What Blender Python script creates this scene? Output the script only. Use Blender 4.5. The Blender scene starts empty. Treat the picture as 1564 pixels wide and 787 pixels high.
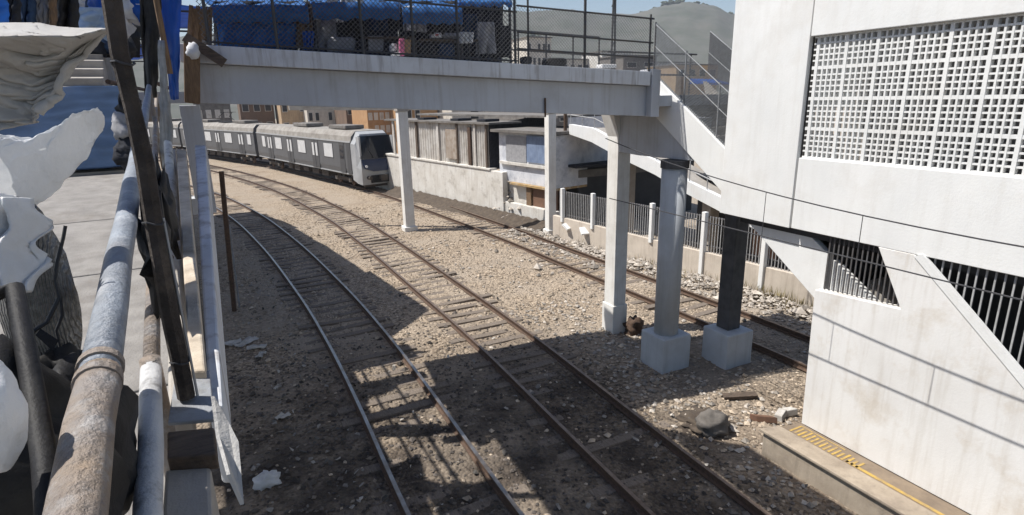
import bpy, bmesh, math, random
from mathutils import Vector, Matrix, noise
random.seed(11)
SC = bpy.context.scene
COL = SC.collection
R = math.radians
V = Vector

# ------------------------------------------------------------------ camera frame (solved from the photograph's vanishing points)
EYE = V((0, 0, 6.6))
RIGHT = V((0.89310, -0.44939, -0.02059))
DOWN = V((-0.13750, -0.22911, -0.96364))
FWD = V((0.42833, 0.86346, -0.26641))
FPX = 880.0
def ray(px, py):
    return RIGHT * (px - 782) + DOWN * (py - 393.5) + FWD * FPX
def at_z(px, py, z=0.0):
    r = ray(px, py); return EYE + r * ((z - EYE.z) / r.z)
def at_x(px, py, x):
    r = ray(px, py); return EYE + r * (x / r.x)
def at_y(px, py, y):
    r = ray(px, py); return EYE + r * (y / r.y)
def at_d(px, py, d):
    return EYE + ray(px, py).normalized() * d
def at_line(px, py, p0, p1):
    r = ray(px, py); d = V((p1[0] - p0[0], p1[1] - p0[1]))
    det = r.x * -d.y + d.x * r.y
    t = (p0[0] * -d.y + d.x * p0[1]) / det
    return EYE + r * t
# the walkway on the left climbs at about five degrees: its own frame, u along, v to the right, w up
RU = V((-0.05613, 0.99417, 0.09205)).normalized()
RV = RU.cross(V((0, 0, 1))).normalized()
RW = RV.cross(RU)
def rp(u, v, w):
    return EYE + RU * u + RV * v + RW * w
def at_w(px, py, w):
    r = ray(px, py); return EYE + r * (w / r.dot(RW))
def at_u(px, py, u):
    r = ray(px, py); return EYE + r * (u / r.dot(RU))

# ------------------------------------------------------------------ materials
MATS = {}
def mat(name, c1, c2=None, scale=6.0, rough=0.85, bump=0.0, bscale=40.0, streak=0.0, scol=(0.05, 0.045, 0.04),
        metal=0.0, spot=0.0, pcol=(0.1, 0.07, 0.05), pscale=1.3, island=0.0, weave=0.0, trans=0.0, stretch=None, thin=0.0):
    m = bpy.data.materials.new(name); m.use_nodes = True
    nt = m.node_tree; N = nt.nodes; L = nt.links
    b = N['Principled BSDF']
    b.inputs['Roughness'].default_value = rough
    b.inputs['Metallic'].default_value = metal
    if trans: b.inputs['Transmission Weight'].default_value = trans
    tc = N.new('ShaderNodeTexCoord')
    co = tc.outputs['Object']
    oi = N.new('ShaderNodeObjectInfo')
    ad = N.new('ShaderNodeVectorMath'); ad.operation = 'ADD'
    mu = N.new('ShaderNodeVectorMath'); mu.operation = 'SCALE'; mu.inputs['Scale'].default_value = 37.0
    cx = N.new('ShaderNodeCombineXYZ')
    for i in range(3): L.new(oi.outputs['Random'], cx.inputs[i])
    L.new(cx.outputs[0], mu.inputs[0]); L.new(co, ad.inputs[0]); L.new(mu.outputs[0], ad.inputs[1])
    co = ad.outputs[0]
    if stretch:
        mp = N.new('ShaderNodeMapping'); mp.inputs['Scale'].default_value = stretch
        L.new(co, mp.inputs['Vector']); cs = mp.outputs[0]
    else: cs = co
    c2 = c2 or tuple(x * 0.8 for x in c1)
    def nz(vec, sc, det=5.0, ro=0.6):
        n = N.new('ShaderNodeTexNoise'); n.inputs['Scale'].default_value = sc
        n.inputs['Detail'].default_value = det; n.inputs['Roughness'].default_value = ro
        L.new(vec, n.inputs['Vector']); return n.outputs['Fac']
    def ramp(fac, a, bb):
        r = N.new('ShaderNodeMapRange'); r.inputs['From Min'].default_value = a; r.inputs['From Max'].default_value = bb
        L.new(fac, r.inputs['Value']); return r.outputs[0]
    def mix(fac, a, bb):
        x = N.new('ShaderNodeMix'); x.data_type = 'RGBA'
        if isinstance(fac, float): x.inputs['Factor'].default_value = fac
        else: L.new(fac, x.inputs['Factor'])
        for s, val in ((6, a), (7, bb)):
            if isinstance(val, tuple): x.inputs[s].default_value = (*val, 1)
            else: L.new(val, x.inputs[s])
        return x.outputs[2]
    def mul(f, k):
        x = N.new('ShaderNodeMath'); x.operation = 'MULTIPLY'; L.new(f, x.inputs[0]); x.inputs[1].default_value = k
        return x.outputs[0]
    col = mix(ramp(nz(cs, scale), 0.35, 0.66), tuple(c1), tuple(c2))
    if spot:
        col = mix(mul(ramp(nz(co, pscale, 8.0, 0.7), 0.52, 0.68), spot), col, tuple(pcol))
    if streak:
        mp = N.new('ShaderNodeMapping'); mp.inputs['Scale'].default_value = (5.0, 5.0, 0.35)
        L.new(co, mp.inputs['Vector'])
        col = mix(mul(ramp(nz(mp.outputs[0], 1.6, 6.0, 0.65), 0.5, 0.75), streak), col, tuple(scol))
    if island:
        g = N.new('ShaderNodeNewGeometry')
        h = N.new('ShaderNodeHueSaturation'); L.new(col, h.inputs['Color'])
        r = N.new('ShaderNodeMapRange'); L.new(g.outputs['Random Per Island'], r.inputs['Value'])
        r.inputs['To Min'].default_value = 1 - island; r.inputs['To Max'].default_value = 1 + island
        L.new(r.outputs[0], h.inputs['Value']); col = h.outputs[0]
    L.new(col, b.inputs['Base Color'])
    if bump or weave:
        bp = N.new('ShaderNodeBump'); bp.inputs['Strength'].default_value = max(bump, weave); bp.inputs['Distance'].default_value = 0.02
        if weave:
            w = N.new('ShaderNodeTexWave'); w.inputs['Scale'].default_value = bscale; w.inputs['Distortion'].default_value = 3.0
            L.new(co, w.inputs['Vector']); L.new(w.outputs['Fac'], bp.inputs['Height'])
        else: L.new(nz(co, bscale, 6.0, 0.65), bp.inputs['Height'])
        L.new(bp.outputs[0], b.inputs['Normal'])
    if thin:   # thin sheet that lets some light through
        tb = N.new('ShaderNodeBsdfTranslucent'); L.new(col, tb.inputs['Color'])
        ms = N.new('ShaderNodeMixShader'); ms.inputs[0].default_value = thin
        L.new(b.outputs[0], ms.inputs[1]); L.new(tb.outputs[0], ms.inputs[2]); L.new(ms.outputs[0], N['Material Output'].inputs['Surface'])
    MATS[name] = m
    return m

# ------------------------------------------------------------------ mesh builder
class MB:
    def __init__(s): s.v = []; s.f = []; s.m = []
    def add(s, vs, fs, mi=0):
        o = len(s.v); s.v += [V(p) for p in vs]
        for f in fs: s.f.append([i + o for i in f]); s.m.append(mi)
        return s
    def hexa(s, c, mi=0):     # 8 corners: bottom ring then top ring
        return s.add(c, [(3, 2, 1, 0), (4, 5, 6, 7), (0, 1, 5, 4), (1, 2, 6, 5), (2, 3, 7, 6), (3, 0, 4, 7)], mi)
    def box(s, x0, x1, y0, y1, z0, z1, mi=0):
        return s.hexa([(x0, y0, z0), (x1, y0, z0), (x1, y1, z0), (x0, y1, z0), (x0, y0, z1), (x1, y0, z1), (x1, y1, z1), (x0, y1, z1)], mi)
    def obox(s, c, a, b, d, mi=0):   # centre and three half vectors
        c, a, b, d = V(c), V(a), V(b), V(d)
        return s.hexa([c - a - b - d, c + a - b - d, c + a + b - d, c - a + b - d, c - a - b + d, c + a - b + d, c + a + b + d, c - a + b + d], mi)
    def bar(s, p, q, w, h, up=(0, 0, 1), mi=0):
        p, q = V(p), V(q); d = (q - p); n = d.normalized(); up = V(up)
        sd = n.cross(up)
        if sd.length < 1e-4: sd = n.cross(V((0, 1, 0)))
        sd.normalize(); uu = sd.cross(n)
        return s.obox((p + q) / 2, d / 2, sd * w / 2, uu * h / 2, mi)
    def tube(s, pts, r, n=8, mi=0, cap=True):
        pts = [V(p) for p in pts]; rr = r if isinstance(r, (list, tuple)) else [r] * len(pts)
        o = len(s.v); t0 = (pts[1] - pts[0]).normalized()
        a = t0.cross(V((0, 0, 1)))
        if a.length < 1e-3: a = t0.cross(V((1, 0, 0)))
        a.normalize()
        for i, p in enumerate(pts):
            t = (pts[min(i + 1, len(pts) - 1)] - pts[max(i - 1, 0)]).normalized()
            a = (a - t * a.dot(t)).normalized(); b = t.cross(a)
            for k in range(n):
                an = 2 * math.pi * k / n
                s.v.append(p + (a * math.cos(an) + b * math.sin(an)) * rr[i])
        for i in range(len(pts) - 1):
            for k in range(n):
                s.f.append([o + i * n + k, o + i * n + (k + 1) % n, o + (i + 1) * n + (k + 1) % n, o + (i + 1) * n + k]); s.m.append(mi)
        if cap:
            s.f.append([o + k for k in range(n)][::-1]); s.m.append(mi)
            s.f.append([o + (len(pts) - 1) * n + k for k in range(n)]); s.m.append(mi)
        return s
    def prism(s, poly, ext, mi=0):
        poly = [V(p) for p in poly]; n = len(poly); e = V(ext)
        return s.add(poly + [p + e for p in poly],
                     [list(range(n))[::-1], list(range(n, 2 * n))] + [(i, (i + 1) % n, n + (i + 1) % n, n + i) for i in range(n)], mi)
    def grid(s, fn, nu, nv, mi=0):
        o = len(s.v)
        for j in range(nv + 1):
            for i in range(nu + 1): s.v.append(V(fn(i / nu, j / nv)))
        for j in range(nv):
            for i in range(nu):
                k = o + j * (nu + 1) + i
                s.f.append([k, k + 1, k + nu + 2, k + nu + 1]); s.m.append(mi)
        return s
    def blob(s, c, rx, ry, rz, amp=0.15, nu=14, nv=9, sc=2.0, seed=0.0, flat=None, mi=0):
        c = V(c)
        def fn(u, v):
            th = u * 2 * math.pi; ph = v * math.pi
            d = V((math.cos(th) * math.sin(ph), math.sin(th) * math.sin(ph), math.cos(ph)))
            k = 1 + amp * noise.noise(d * sc + V((seed, seed * 1.7, 3.1))) * 2
            p = V((d.x * rx * k, d.y * ry * k, d.z * rz * k))
            if flat is not None and p.z < flat: p.z = flat
            return c + p
        return s.grid(fn, nu, nv, mi)
    def stone(s, c, r, mi=0):
        a = random.random() * 6.28; el = random.uniform(0.6, 1.5); fl = random.uniform(0.45, 0.9)
        ca, sa = math.cos(a), math.sin(a)
        pts = []
        for d in ((1, 0, 0), (0, 1, 0), (-1, 0, 0), (0, -1, 0), (0.15, 0.1, 1), (0, 0, -1)):
            k = r * random.uniform(0.7, 1.25)
            x, y, z = d[0] * k * el, d[1] * k, d[2] * k * fl
            pts.append((c[0] + x * ca - y * sa, c[1] + x * sa + y * ca, c[2] + z))
        return s.add(pts, [(0, 1, 4), (1, 2, 4), (2, 3, 4), (3, 0, 4), (1, 0, 5), (2, 1, 5), (3, 2, 5), (0, 3, 5)], mi)
    def build(s, name, mats, parent=None, smooth=False, bevel=0.0, solid=0.0, origin=None):
        if not isinstance(mats, (list, tuple)): mats = [mats]
        if parent is not None:
            o = V((0, 0, 0)); p = parent
            while p is not None: o += p.location; p = p.parent
        elif origin is not None: o = V(origin)
        else:
            xs = [p.x for p in s.v]; ys = [p.y for p in s.v]; zs = [p.z for p in s.v]
            o = V(((min(xs) + max(xs)) / 2, (min(ys) + max(ys)) / 2, min(zs)))
        me = bpy.data.meshes.new(name)
        me.from_pydata([p - o for p in s.v], [], s.f)
        for m in mats: me.materials.append(m)
        if len(mats) > 1: me.polygons.foreach_set('material_index', s.m)
        if smooth: me.polygons.foreach_set('use_smooth', [True] * len(s.f))
        bm = bmesh.new(); bm.from_mesh(me)
        if smooth: bmesh.ops.remove_doubles(bm, verts=bm.verts, dist=1e-5)
        bmesh.ops.recalc_face_normals(bm, faces=bm.faces); bm.to_mesh(me); bm.free(); me.update()
        ob = bpy.data.objects.new(name, me); COL.objects.link(ob)
        if parent is not None: ob.parent = parent
        else: ob.location = o
        if solid:
            md = ob.modifiers.new('thickness', 'SOLIDIFY'); md.thickness = solid; md.offset = 0
        if bevel:
            md = ob.modifiers.new('edges', 'BEVEL'); md.width = bevel; md.segments = 2; md.limit_method = 'ANGLE'; md.angle_limit = R(40)
        return ob

def tag(o, label, cat, group=None):
    o['label'] = label; o['category'] = cat
    if group: o['group'] = group
    return o
def thing(name, label, cat, loc=(0, 0, 0), group=None):
    o = bpy.data.objects.new(name, None); COL.objects.link(o); o.location = V(loc); o.empty_display_size = 0.3
    return tag(o, label, cat, group)
def kids(o): return [c for c in bpy.data.objects if c.parent == o]
def copy_tree(o, parent=None):
    c = o.copy(); COL.objects.link(c)
    if parent is not None: c.parent = parent
    for k in kids(o): copy_tree(k, c)
    return c
def spline(pts, step):
    """even samples (point, unit tangent) along a Catmull-Rom curve through 2-D points"""
    P = [V((p[0], p[1], 0)) for p in pts]; P = [P[0] * 2 - P[1]] + P + [P[-1] * 2 - P[-2]]
    fine = []
    for i in range(1, len(P) - 2):
        for k in range(40):
            t = k / 40; a, b, c, d = P[i - 1:i + 3]
            fine.append(0.5 * ((2 * b) + (c - a) * t + (2 * a - 5 * b + 4 * c - d) * t * t + (3 * b - a - 3 * c + d) * t ** 3))
    fine.append(P[-2])
    out = []; acc = 0.0; nxt = 0.0
    for a, b in zip(fine, fine[1:]):
        l = (b - a).length
        while nxt <= acc + l:
            out.append((a + (b - a) * ((nxt - acc) / l), (b - a).normalized())); nxt += step
        acc += l
    return out

# ------------------------------------------------------------------ palette (real-world base colours)
M_ball = mat('ballast_stone', (0.42, 0.35, 0.27), (0.3, 0.24, 0.18), 9, 0.95, island=0.5)
M_shball = mat('shade_darkened_ballast_stone', (0.13, 0.11, 0.095), (0.07, 0.06, 0.052), 9, 0.95, island=0.5)  # darker copy of the ballast colour for stones in the near shade
M_rub = mat('pale_rubble', (0.44, 0.4, 0.35), (0.26, 0.225, 0.19), 5, 0.95, island=0.45)
M_sleep = mat('weathered_sleeper', (0.22, 0.18, 0.145), (0.12, 0.097, 0.078), 9, 0.95, bump=0.5, bscale=30, stretch=(1, 6, 6))
M_rust = mat('rusty_steel', (0.11, 0.066, 0.042), (0.06, 0.038, 0.027), 14, 0.85, bump=0.2)
M_railtop = mat('worn_rail_head', (0.4, 0.37, 0.34), (0.25, 0.2, 0.16), 3, 0.32, metal=0.85)
M_railrust = mat('rusted_rail_head', (0.27, 0.205, 0.16), (0.17, 0.12, 0.09), 8, 0.42, metal=0.6)
M_wpaint = mat('white_painted_render', (0.78, 0.78, 0.765), (0.71, 0.715, 0.705), 0.9, 0.8, bump=0.15, bscale=25, streak=0.16, scol=(0.42, 0.38, 0.32), spot=0.3, pcol=(0.57, 0.53, 0.47), pscale=0.8)
M_lowwall = mat('stained_white_wall', (0.77, 0.76, 0.74), (0.69, 0.675, 0.65), 0.8, 0.8, bump=0.15, bscale=25, streak=0.3, scol=(0.36, 0.3, 0.22), spot=0.5, pcol=(0.5, 0.42, 0.32), pscale=1.1)
M_bridge = mat('weathered_sky_tinted_bridge_concrete', (0.52, 0.545, 0.585), (0.45, 0.465, 0.495), 0.8, 0.85, bump=0.15, bscale=20, streak=0.3, scol=(0.2, 0.16, 0.12), spot=0.2, pcol=(0.28, 0.25, 0.22), pscale=1.2)  # blue of the skylight is tinted into this weathered concrete
M_fascia = mat('rust_streaked_fascia', (0.64, 0.66, 0.69), (0.54, 0.55, 0.57), 1.2, 0.85, bump=0.15, bscale=20, streak=0.75, scol=(0.13, 0.09, 0.06), spot=0.25, pcol=(0.3, 0.26, 0.22))
M_col = mat('pillar_concrete', (0.76, 0.75, 0.72), (0.66, 0.64, 0.6), 1.5, 0.85, bump=0.15, bscale=20, streak=0.3, scol=(0.25, 0.2, 0.15), spot=0.25, pcol=(0.3, 0.27, 0.23))
M_rcol = mat('grey_blue_painted_column', (0.5, 0.53, 0.56), (0.43, 0.45, 0.47), 2, 0.7, bump=0.1, bscale=20, streak=0.25, scol=(0.2, 0.2, 0.19))
M_dcol = mat('dark_painted_column', (0.085, 0.085, 0.088), (0.05, 0.05, 0.052), 4, 0.8, bump=0.15, streak=0.3, scol=(0.16, 0.15, 0.14))
M_conc = mat('old_concrete', (0.4, 0.37, 0.33), (0.3, 0.275, 0.245), 2.5, 0.92, bump=0.3, bscale=35, spot=0.4, pcol=(0.2, 0.175, 0.15))
M_floor = mat('walkway_concrete', (0.295, 0.28, 0.262), (0.215, 0.203, 0.19), 6, 0.95, bump=0.5, bscale=60, spot=0.6, pcol=(0.17, 0.15, 0.13), pscale=2.6)
M_joint = mat('dark_joint', (0.05, 0.047, 0.043), None, 8, 0.95)
M_soil = mat('platform_dust', (0.24, 0.185, 0.13), (0.17, 0.13, 0.095), 3, 0.95, bump=0.25, bscale=40, spot=0.5, pcol=(0.15, 0.12, 0.09))
M_yellow = mat('worn_yellow_paint', (0.5, 0.33, 0.07), (0.3, 0.21, 0.1), 9, 0.9, bump=0.1, spot=1.0, pcol=(0.27, 0.21, 0.145), pscale=5)
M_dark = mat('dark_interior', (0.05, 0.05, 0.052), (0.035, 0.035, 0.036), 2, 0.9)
M_bars = mat('grey_bar_paint', (0.42, 0.42, 0.42), (0.3, 0.3, 0.3), 10, 0.6)
M_darkbar = mat('dark_bar_paint', (0.1, 0.1, 0.105), (0.07, 0.06, 0.055), 10, 0.6)
M_galv = mat('galvanised_mesh', (0.3, 0.31, 0.32), (0.22, 0.225, 0.23), 12, 0.55, metal=0.4)
M_blackmesh = mat('dark_wire_mesh', (0.15, 0.152, 0.16), (0.1, 0.1, 0.105), 12, 0.6)
M_fpost = mat('dark_fence_post', (0.05, 0.055, 0.065), (0.07, 0.06, 0.05), 10, 0.6)
M_tarpb = mat('blue_tarpaulin', (0.055, 0.24, 0.6), (0.04, 0.17, 0.46), 3, 0.5, bump=0.35, bscale=9, thin=0.5)
M_tarpbr = mat('bright_blue_tarpaulin', (0.013, 0.13, 0.56), (0.011, 0.1, 0.45), 2, 0.45, bump=0.3, bscale=7, thin=0.35)
M_navy = mat('shade_dark_navy_groundsheet', (0.02, 0.04, 0.085), (0.015, 0.03, 0.062), 3, 0.9, bump=0.3, bscale=14, spot=0.3, pcol=(0.05, 0.06, 0.09))  # navy sheet, its colour darkened further for the shade over it
M_wcloth = mat('white_plastic_sheet', (0.84, 0.85, 0.86), (0.74, 0.75, 0.76), 4, 0.35, bump=0.6, bscale=12, spot=0.3, pcol=(0.6, 0.56, 0.5), pscale=3, thin=0.25)
M_canvas = mat('grey_white_canvas', (0.56, 0.55, 0.53), (0.46, 0.445, 0.42), 3, 0.9, bump=0.7, bscale=22, thin=0.2, spot=0.35, pcol=(0.36, 0.33, 0.3), pscale=1.8)
M_black = mat('black_plastic', (0.015, 0.015, 0.017), (0.03, 0.029, 0.028), 6, 0.6, bump=0.4, bscale=12)
M_char = mat('charcoal_fabric', (0.045, 0.047, 0.055), (0.025, 0.026, 0.03), 8, 0.95, bump=0.3, bscale=20)
M_denim = mat('denim', (0.04, 0.07, 0.13), (0.025, 0.04, 0.075), 8, 0.95, bump=0.3, bscale=20)
M_gfab = mat('grey_fabric', (0.34, 0.34, 0.355), (0.25, 0.25, 0.26), 7, 0.95, bump=0.3, bscale=20)
M_wfab = mat('white_fabric', (0.7, 0.7, 0.7), (0.6, 0.6, 0.61), 7, 0.9, bump=0.3, bscale=14)
M_card = mat('cardboard', (0.4, 0.27, 0.15), (0.33, 0.22, 0.12), 4, 0.9, bump=0.1)
M_pink = mat('pink_plastic', (0.75, 0.2, 0.36), (0.7, 0.17, 0.32), 4, 0.5)
M_wood = mat('worn_brown_timber', (0.23, 0.145, 0.08), (0.12, 0.075, 0.045), 5, 0.9, bump=0.4, bscale=22, stretch=(8, 8, 1))
M_plank = mat('dark_weathered_plank', (0.13, 0.095, 0.07), (0.06, 0.045, 0.035), 4, 0.92, bump=0.5, bscale=25, stretch=(1, 9, 9))
M_post = mat('charred_timber_post', (0.075, 0.06, 0.05), (0.025, 0.02, 0.017), 10, 0.95, bump=0.8, bscale=35, spot=0.4, pcol=(0.2, 0.16, 0.12), pscale=7)
M_pipe = mat('flaking_silver_pipe_paint', (0.33, 0.25, 0.18), (0.27, 0.25, 0.24), 7, 0.55, bump=0.9, bscale=45, spot=0.75, pcol=(0.5, 0.5, 0.5), pscale=9, streak=0.5, scol=(0.1, 0.07, 0.05))
M_pipeb = mat('worn_silver_pipe_paint_blue_shade', (0.3, 0.335, 0.38), (0.23, 0.25, 0.28), 7, 0.45, bump=0.6, bscale=40, spot=0.7, pcol=(0.5, 0.51, 0.53), pscale=8, streak=0.4, scol=(0.1, 0.08, 0.07))  # worn silver paint with the blue shade of the upper pipe mixed in
M_pipe2 = mat('chipped_white_pipe_paint', (0.6, 0.6, 0.6), (0.48, 0.48, 0.48), 6, 0.55, bump=0.4, bscale=28, spot=0.8, pcol=(0.08, 0.07, 0.065), pscale=9)
M_cream = mat('cream_painted_kerb', (0.62, 0.54, 0.43), (0.45, 0.37, 0.28), 7, 0.9, bump=0.4, bscale=30, spot=0.6, pcol=(0.2, 0.16, 0.12), pscale=4)
M_plate = mat('grey_blue_steel_plate', (0.32, 0.34, 0.37), (0.22, 0.23, 0.24), 6, 0.7, bump=0.4, bscale=30, spot=0.7, pcol=(0.13, 0.105, 0.085), pscale=4, streak=0.5, scol=(0.12, 0.1, 0.08))
M_tbody = mat('grey_train_paint', (0.105, 0.108, 0.115), (0.09, 0.093, 0.1), 1.2, 0.45, streak=0.2, scol=(0.09, 0.08, 0.07))
M_tdoor = mat('dark_train_door', (0.06, 0.062, 0.068), (0.05, 0.052, 0.056), 2, 0.45)
M_twin = mat('sky_glare_train_window', (0.62, 0.63, 0.64), (0.55, 0.56, 0.57), 2, 0.2)  # pale colour stands in for sky reflected in the panes
M_troof = mat('dusty_train_roof', (0.32, 0.3, 0.27), (0.2, 0.18, 0.16), 1.4, 0.8, spot=0.6, pcol=(0.2, 0.17, 0.14))
M_tunder = mat('grimy_undergear', (0.05, 0.043, 0.037), (0.09, 0.07, 0.055), 5, 0.9)
M_tfront = mat('silver_train_front', (0.4, 0.41, 0.42), (0.34, 0.35, 0.36), 2, 0.4, streak=0.15, scol=(0.3, 0.27, 0.23))
M_glass = mat('dark_windscreen_glass', (0.012, 0.018, 0.03), (0.01, 0.014, 0.022), 2, 0.06)
M_bluerefl = mat('blue_nose_reflection', (0.008, 0.024, 0.075), (0.006, 0.018, 0.06), 2, 0.3)  # colour of a blue reflection low on the train front, built as a panel
M_lamp = mat('headlamp_lens', (0.85, 0.86, 0.88), None, 3, 0.15)
M_corr = mat('stained_corrugated_sheet', (0.62, 0.6, 0.56), (0.45, 0.42, 0.38), 1.5, 0.8, streak=0.6, scol=(0.2, 0.13, 0.08), spot=0.5, pcol=(0.24, 0.19, 0.14))
M_wwall = mat('whitewashed_trackside_wall', (0.68, 0.66, 0.62), (0.57, 0.54, 0.49), 1.2, 0.92, bump=0.6, bscale=10, streak=0.45, scol=(0.3, 0.25, 0.2), spot=0.65, pcol=(0.3, 0.27, 0.23), pscale=1.6)
M_bluewall = mat('peeling_blue_white_wall', (0.66, 0.67, 0.7), (0.5, 0.52, 0.57), 2, 0.9, bump=0.3, spot=0.5, pcol=(0.17, 0.19, 0.24), pscale=1.8)
M_fwall = mat('stained_fence_plinth', (0.6, 0.53, 0.45), (0.5, 0.44, 0.37), 1.4, 0.92, bump=0.3, streak=0.4, scol=(0.24, 0.18, 0.13), spot=0.35, pcol=(0.34, 0.28, 0.22))
M_brown = mat('rust_brown_wall', (0.2, 0.105, 0.065), (0.13, 0.075, 0.05), 2, 0.9, streak=0.3)
M_slate = mat('grey_roof_sheet', (0.2, 0.185, 0.17), (0.12, 0.11, 0.1), 2, 0.9, spot=0.4)
M_wire = mat('overhead_wire', (0.05, 0.05, 0.055), None, 8, 0.6)
M_paper = mat('littered_paper', (0.55, 0.53, 0.5), (0.4, 0.37, 0.33), 6, 0.9)
M_rock = mat('grey_boulder', (0.15, 0.135, 0.12), (0.1, 0.09, 0.08), 4, 0.95, bump=0.8, bscale=12)
M_dirt = mat('trackside_earth', (0.1, 0.078, 0.058), (0.06, 0.046, 0.036), 5, 1.0, bump=0.6, bscale=20)
M_cord = mat('black_cord', (0.015, 0.015, 0.016), None, 8, 0.6)
M_red = mat('red_sign_paint', (0.5, 0.06, 0.04), None, 4, 0.5)
M_orange = mat('bare_orange_brick', (0.42, 0.24, 0.11), (0.34, 0.19, 0.09), 2.5, 0.9, spot=0.4, pcol=(0.5, 0.38, 0.25), pscale=0.6)

for m_, s_ in ((M_navy, .08), (M_black, .2), (M_char, .1), (M_denim, .1)): m_.node_tree.nodes['Principled BSDF'].inputs['Specular IOR Level'].default_value = s_
def crease(x, y, s): return (1 - abs(noise.noise(V((x, y, s))) * 2.2)) ** 3
# ------------------------------------------------------------------ ground, hill
def ground_h(x, y):
    return -0.09 + 0.05 * noise.noise(V((x * 0.55, y * 0.55, 0))) + 0.03 * noise.noise(V((x * 2.3, y * 2.3, 5)))
def make_ground():
    def axis(lo, hi, fine0, fine1, step):
        a = [lo]; x = lo
        while x < hi:
            d = step if fine0 <= x < fine1 else step + 0.22 * (fine0 - x if x < fine0 else x - fine1)
            d = max(step, min(d, 60)); 
            if x < fine0 and x + d > fine0: d = max(step, fine0 - x)
            x += d; a.append(min(x, hi))
        return a
    xs = axis(-700, 800, -4, 19, 0.2); ys = axis(-60, 1100, 3, 46, 0.2)
    m = MB(); nx = len(xs)
    for y in ys:
        for x in xs:
            near = -30 < x < 40 and y < 140
            m.v.append(V((x, y, ground_h(x, y) if near else -0.09)))
    for j in range(len(ys) - 1):
        for i in range(nx - 1):
            k = j * nx + i; m.f.append([k, k + 1, k + nx + 1, k + nx]); m.m.append(0)
    return m
def ground_mat():
    m = bpy.data.materials.new('ballast_ground'); m.use_nodes = True
    nt = m.node_tree; N = nt.nodes; L = nt.links; b = N['Principled BSDF']; b.inputs['Roughness'].default_value = 1.0
    b.inputs['Specular IOR Level'].default_value = 0.15
    g = N.new('ShaderNodeNewGeometry'); pos = g.outputs['Position']
    def noi(sc, det=6, ro=0.6):
        n = N.new('ShaderNodeTexNoise'); n.inputs['Scale'].default_value = sc; n.inputs['Detail'].default_value = det
        n.inputs['Roughness'].default_value = ro; L.new(pos, n.inputs['Vector']); return n.outputs['Fac']
    def rng(f, a, c, lo=0.0, hi=1.0):
        r = N.new('ShaderNodeMapRange'); L.new(f, r.inputs['Value'])
        for k, v in (('From Min', a), ('From Max', c), ('To Min', lo), ('To Max', hi)): r.inputs[k].default_value = v
        return r.outputs[0]
    def mix(f, a, c):
        x = N.new('ShaderNodeMix'); x.data_type = 'RGBA'; L.new(f, x.inputs['Factor'])
        for s, v in ((6, a), (7, c)):
            if isinstance(v, tuple): x.inputs[s].default_value = (*v, 1)
            else: L.new(v, x.inputs[s])
        return x.outputs[2]
    vo = N.new('ShaderNodeTexVoronoi'); vo.inputs['Scale'].default_value = 15; L.new(pos, vo.inputs['Vector'])
    vo2 = N.new('ShaderNodeTexVoronoi'); vo2.inputs['Scale'].default_value = 6.5; L.new(pos, vo2.inputs['Vector'])
    stone = N.new('ShaderNodeValToRGB'); sp = N.new('ShaderNodeSeparateColor'); L.new(vo.outputs['Color'], sp.inputs[0])
    L.new(sp.outputs[0], stone.inputs[0])
    e = stone.color_ramp.elements; e[0].color = (0.16, 0.125, 0.09, 1); e[1].color = (0.48, 0.39, 0.295, 1)
    k = stone.color_ramp.elements.new(0.5); k.color = (0.32, 0.255, 0.19, 1)
    col = mix(rng(noi(0.35), 0.42, 0.62), stone.outputs[0], (0.355, 0.295, 0.232))
    sx = N.new('ShaderNodeSeparateXYZ'); L.new(pos, sx.inputs[0])
    # shade over the near trackbed is darkened into the ground colour, in patches
    shade_fac = N.new('ShaderNodeMath'); shade_fac.operation = 'MULTIPLY'
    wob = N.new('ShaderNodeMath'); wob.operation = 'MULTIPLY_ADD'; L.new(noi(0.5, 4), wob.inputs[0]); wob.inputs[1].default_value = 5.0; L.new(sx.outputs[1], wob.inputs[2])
    L.new(rng(wob.outputs[0], 13.0, 19.0, 1.0, 0.0), shade_fac.inputs[0]); L.new(rng(noi(0.9, 5), 0.3, 0.62, 0.25, 0.95), shade_fac.inputs[1])
    lim = N.new('ShaderNodeMath'); lim.operation = 'MULTIPLY'; L.new(shade_fac.outputs[0], lim.inputs[0]); L.new(rng(sx.outputs[0], 7.0, 8.2, 1.0, 0.35), lim.inputs[1])
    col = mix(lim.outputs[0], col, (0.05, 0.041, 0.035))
    # rusty brown tint between the rails of the right-hand line and pale litter dust beside the fence
    col = mix(rng(noi(0.22, 3), 0.56, 0.7, 0, 0.5), col, (0.2, 0.15, 0.11))
    col = mix(rng(sx.outputs[0], 13.2, 14.5, 0, 0.45), col, (0.36, 0.32, 0.27))
    L.new(col, b.inputs['Base Color'])
    bp = N.new('ShaderNodeBump'); bp.inputs['Strength'].default_value = 0.9; bp.inputs['Distance'].default_value = 0.05
    mx = N.new('ShaderNodeMath'); mx.operation = 'ADD'; L.new(vo.outputs['Distance'], mx.inputs[0]); L.new(vo2.outputs['Distance'], mx.inputs[1])
    L.new(mx.outputs[0], bp.inputs['Height']); bp.invert = True
    L.new(bp.outputs[0], b.inputs['Normal'])
    return m
gr = make_ground().build('ground', ground_mat(), smooth=True, origin=(0, 0, 0)); gr['kind'] = 'structure'

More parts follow.
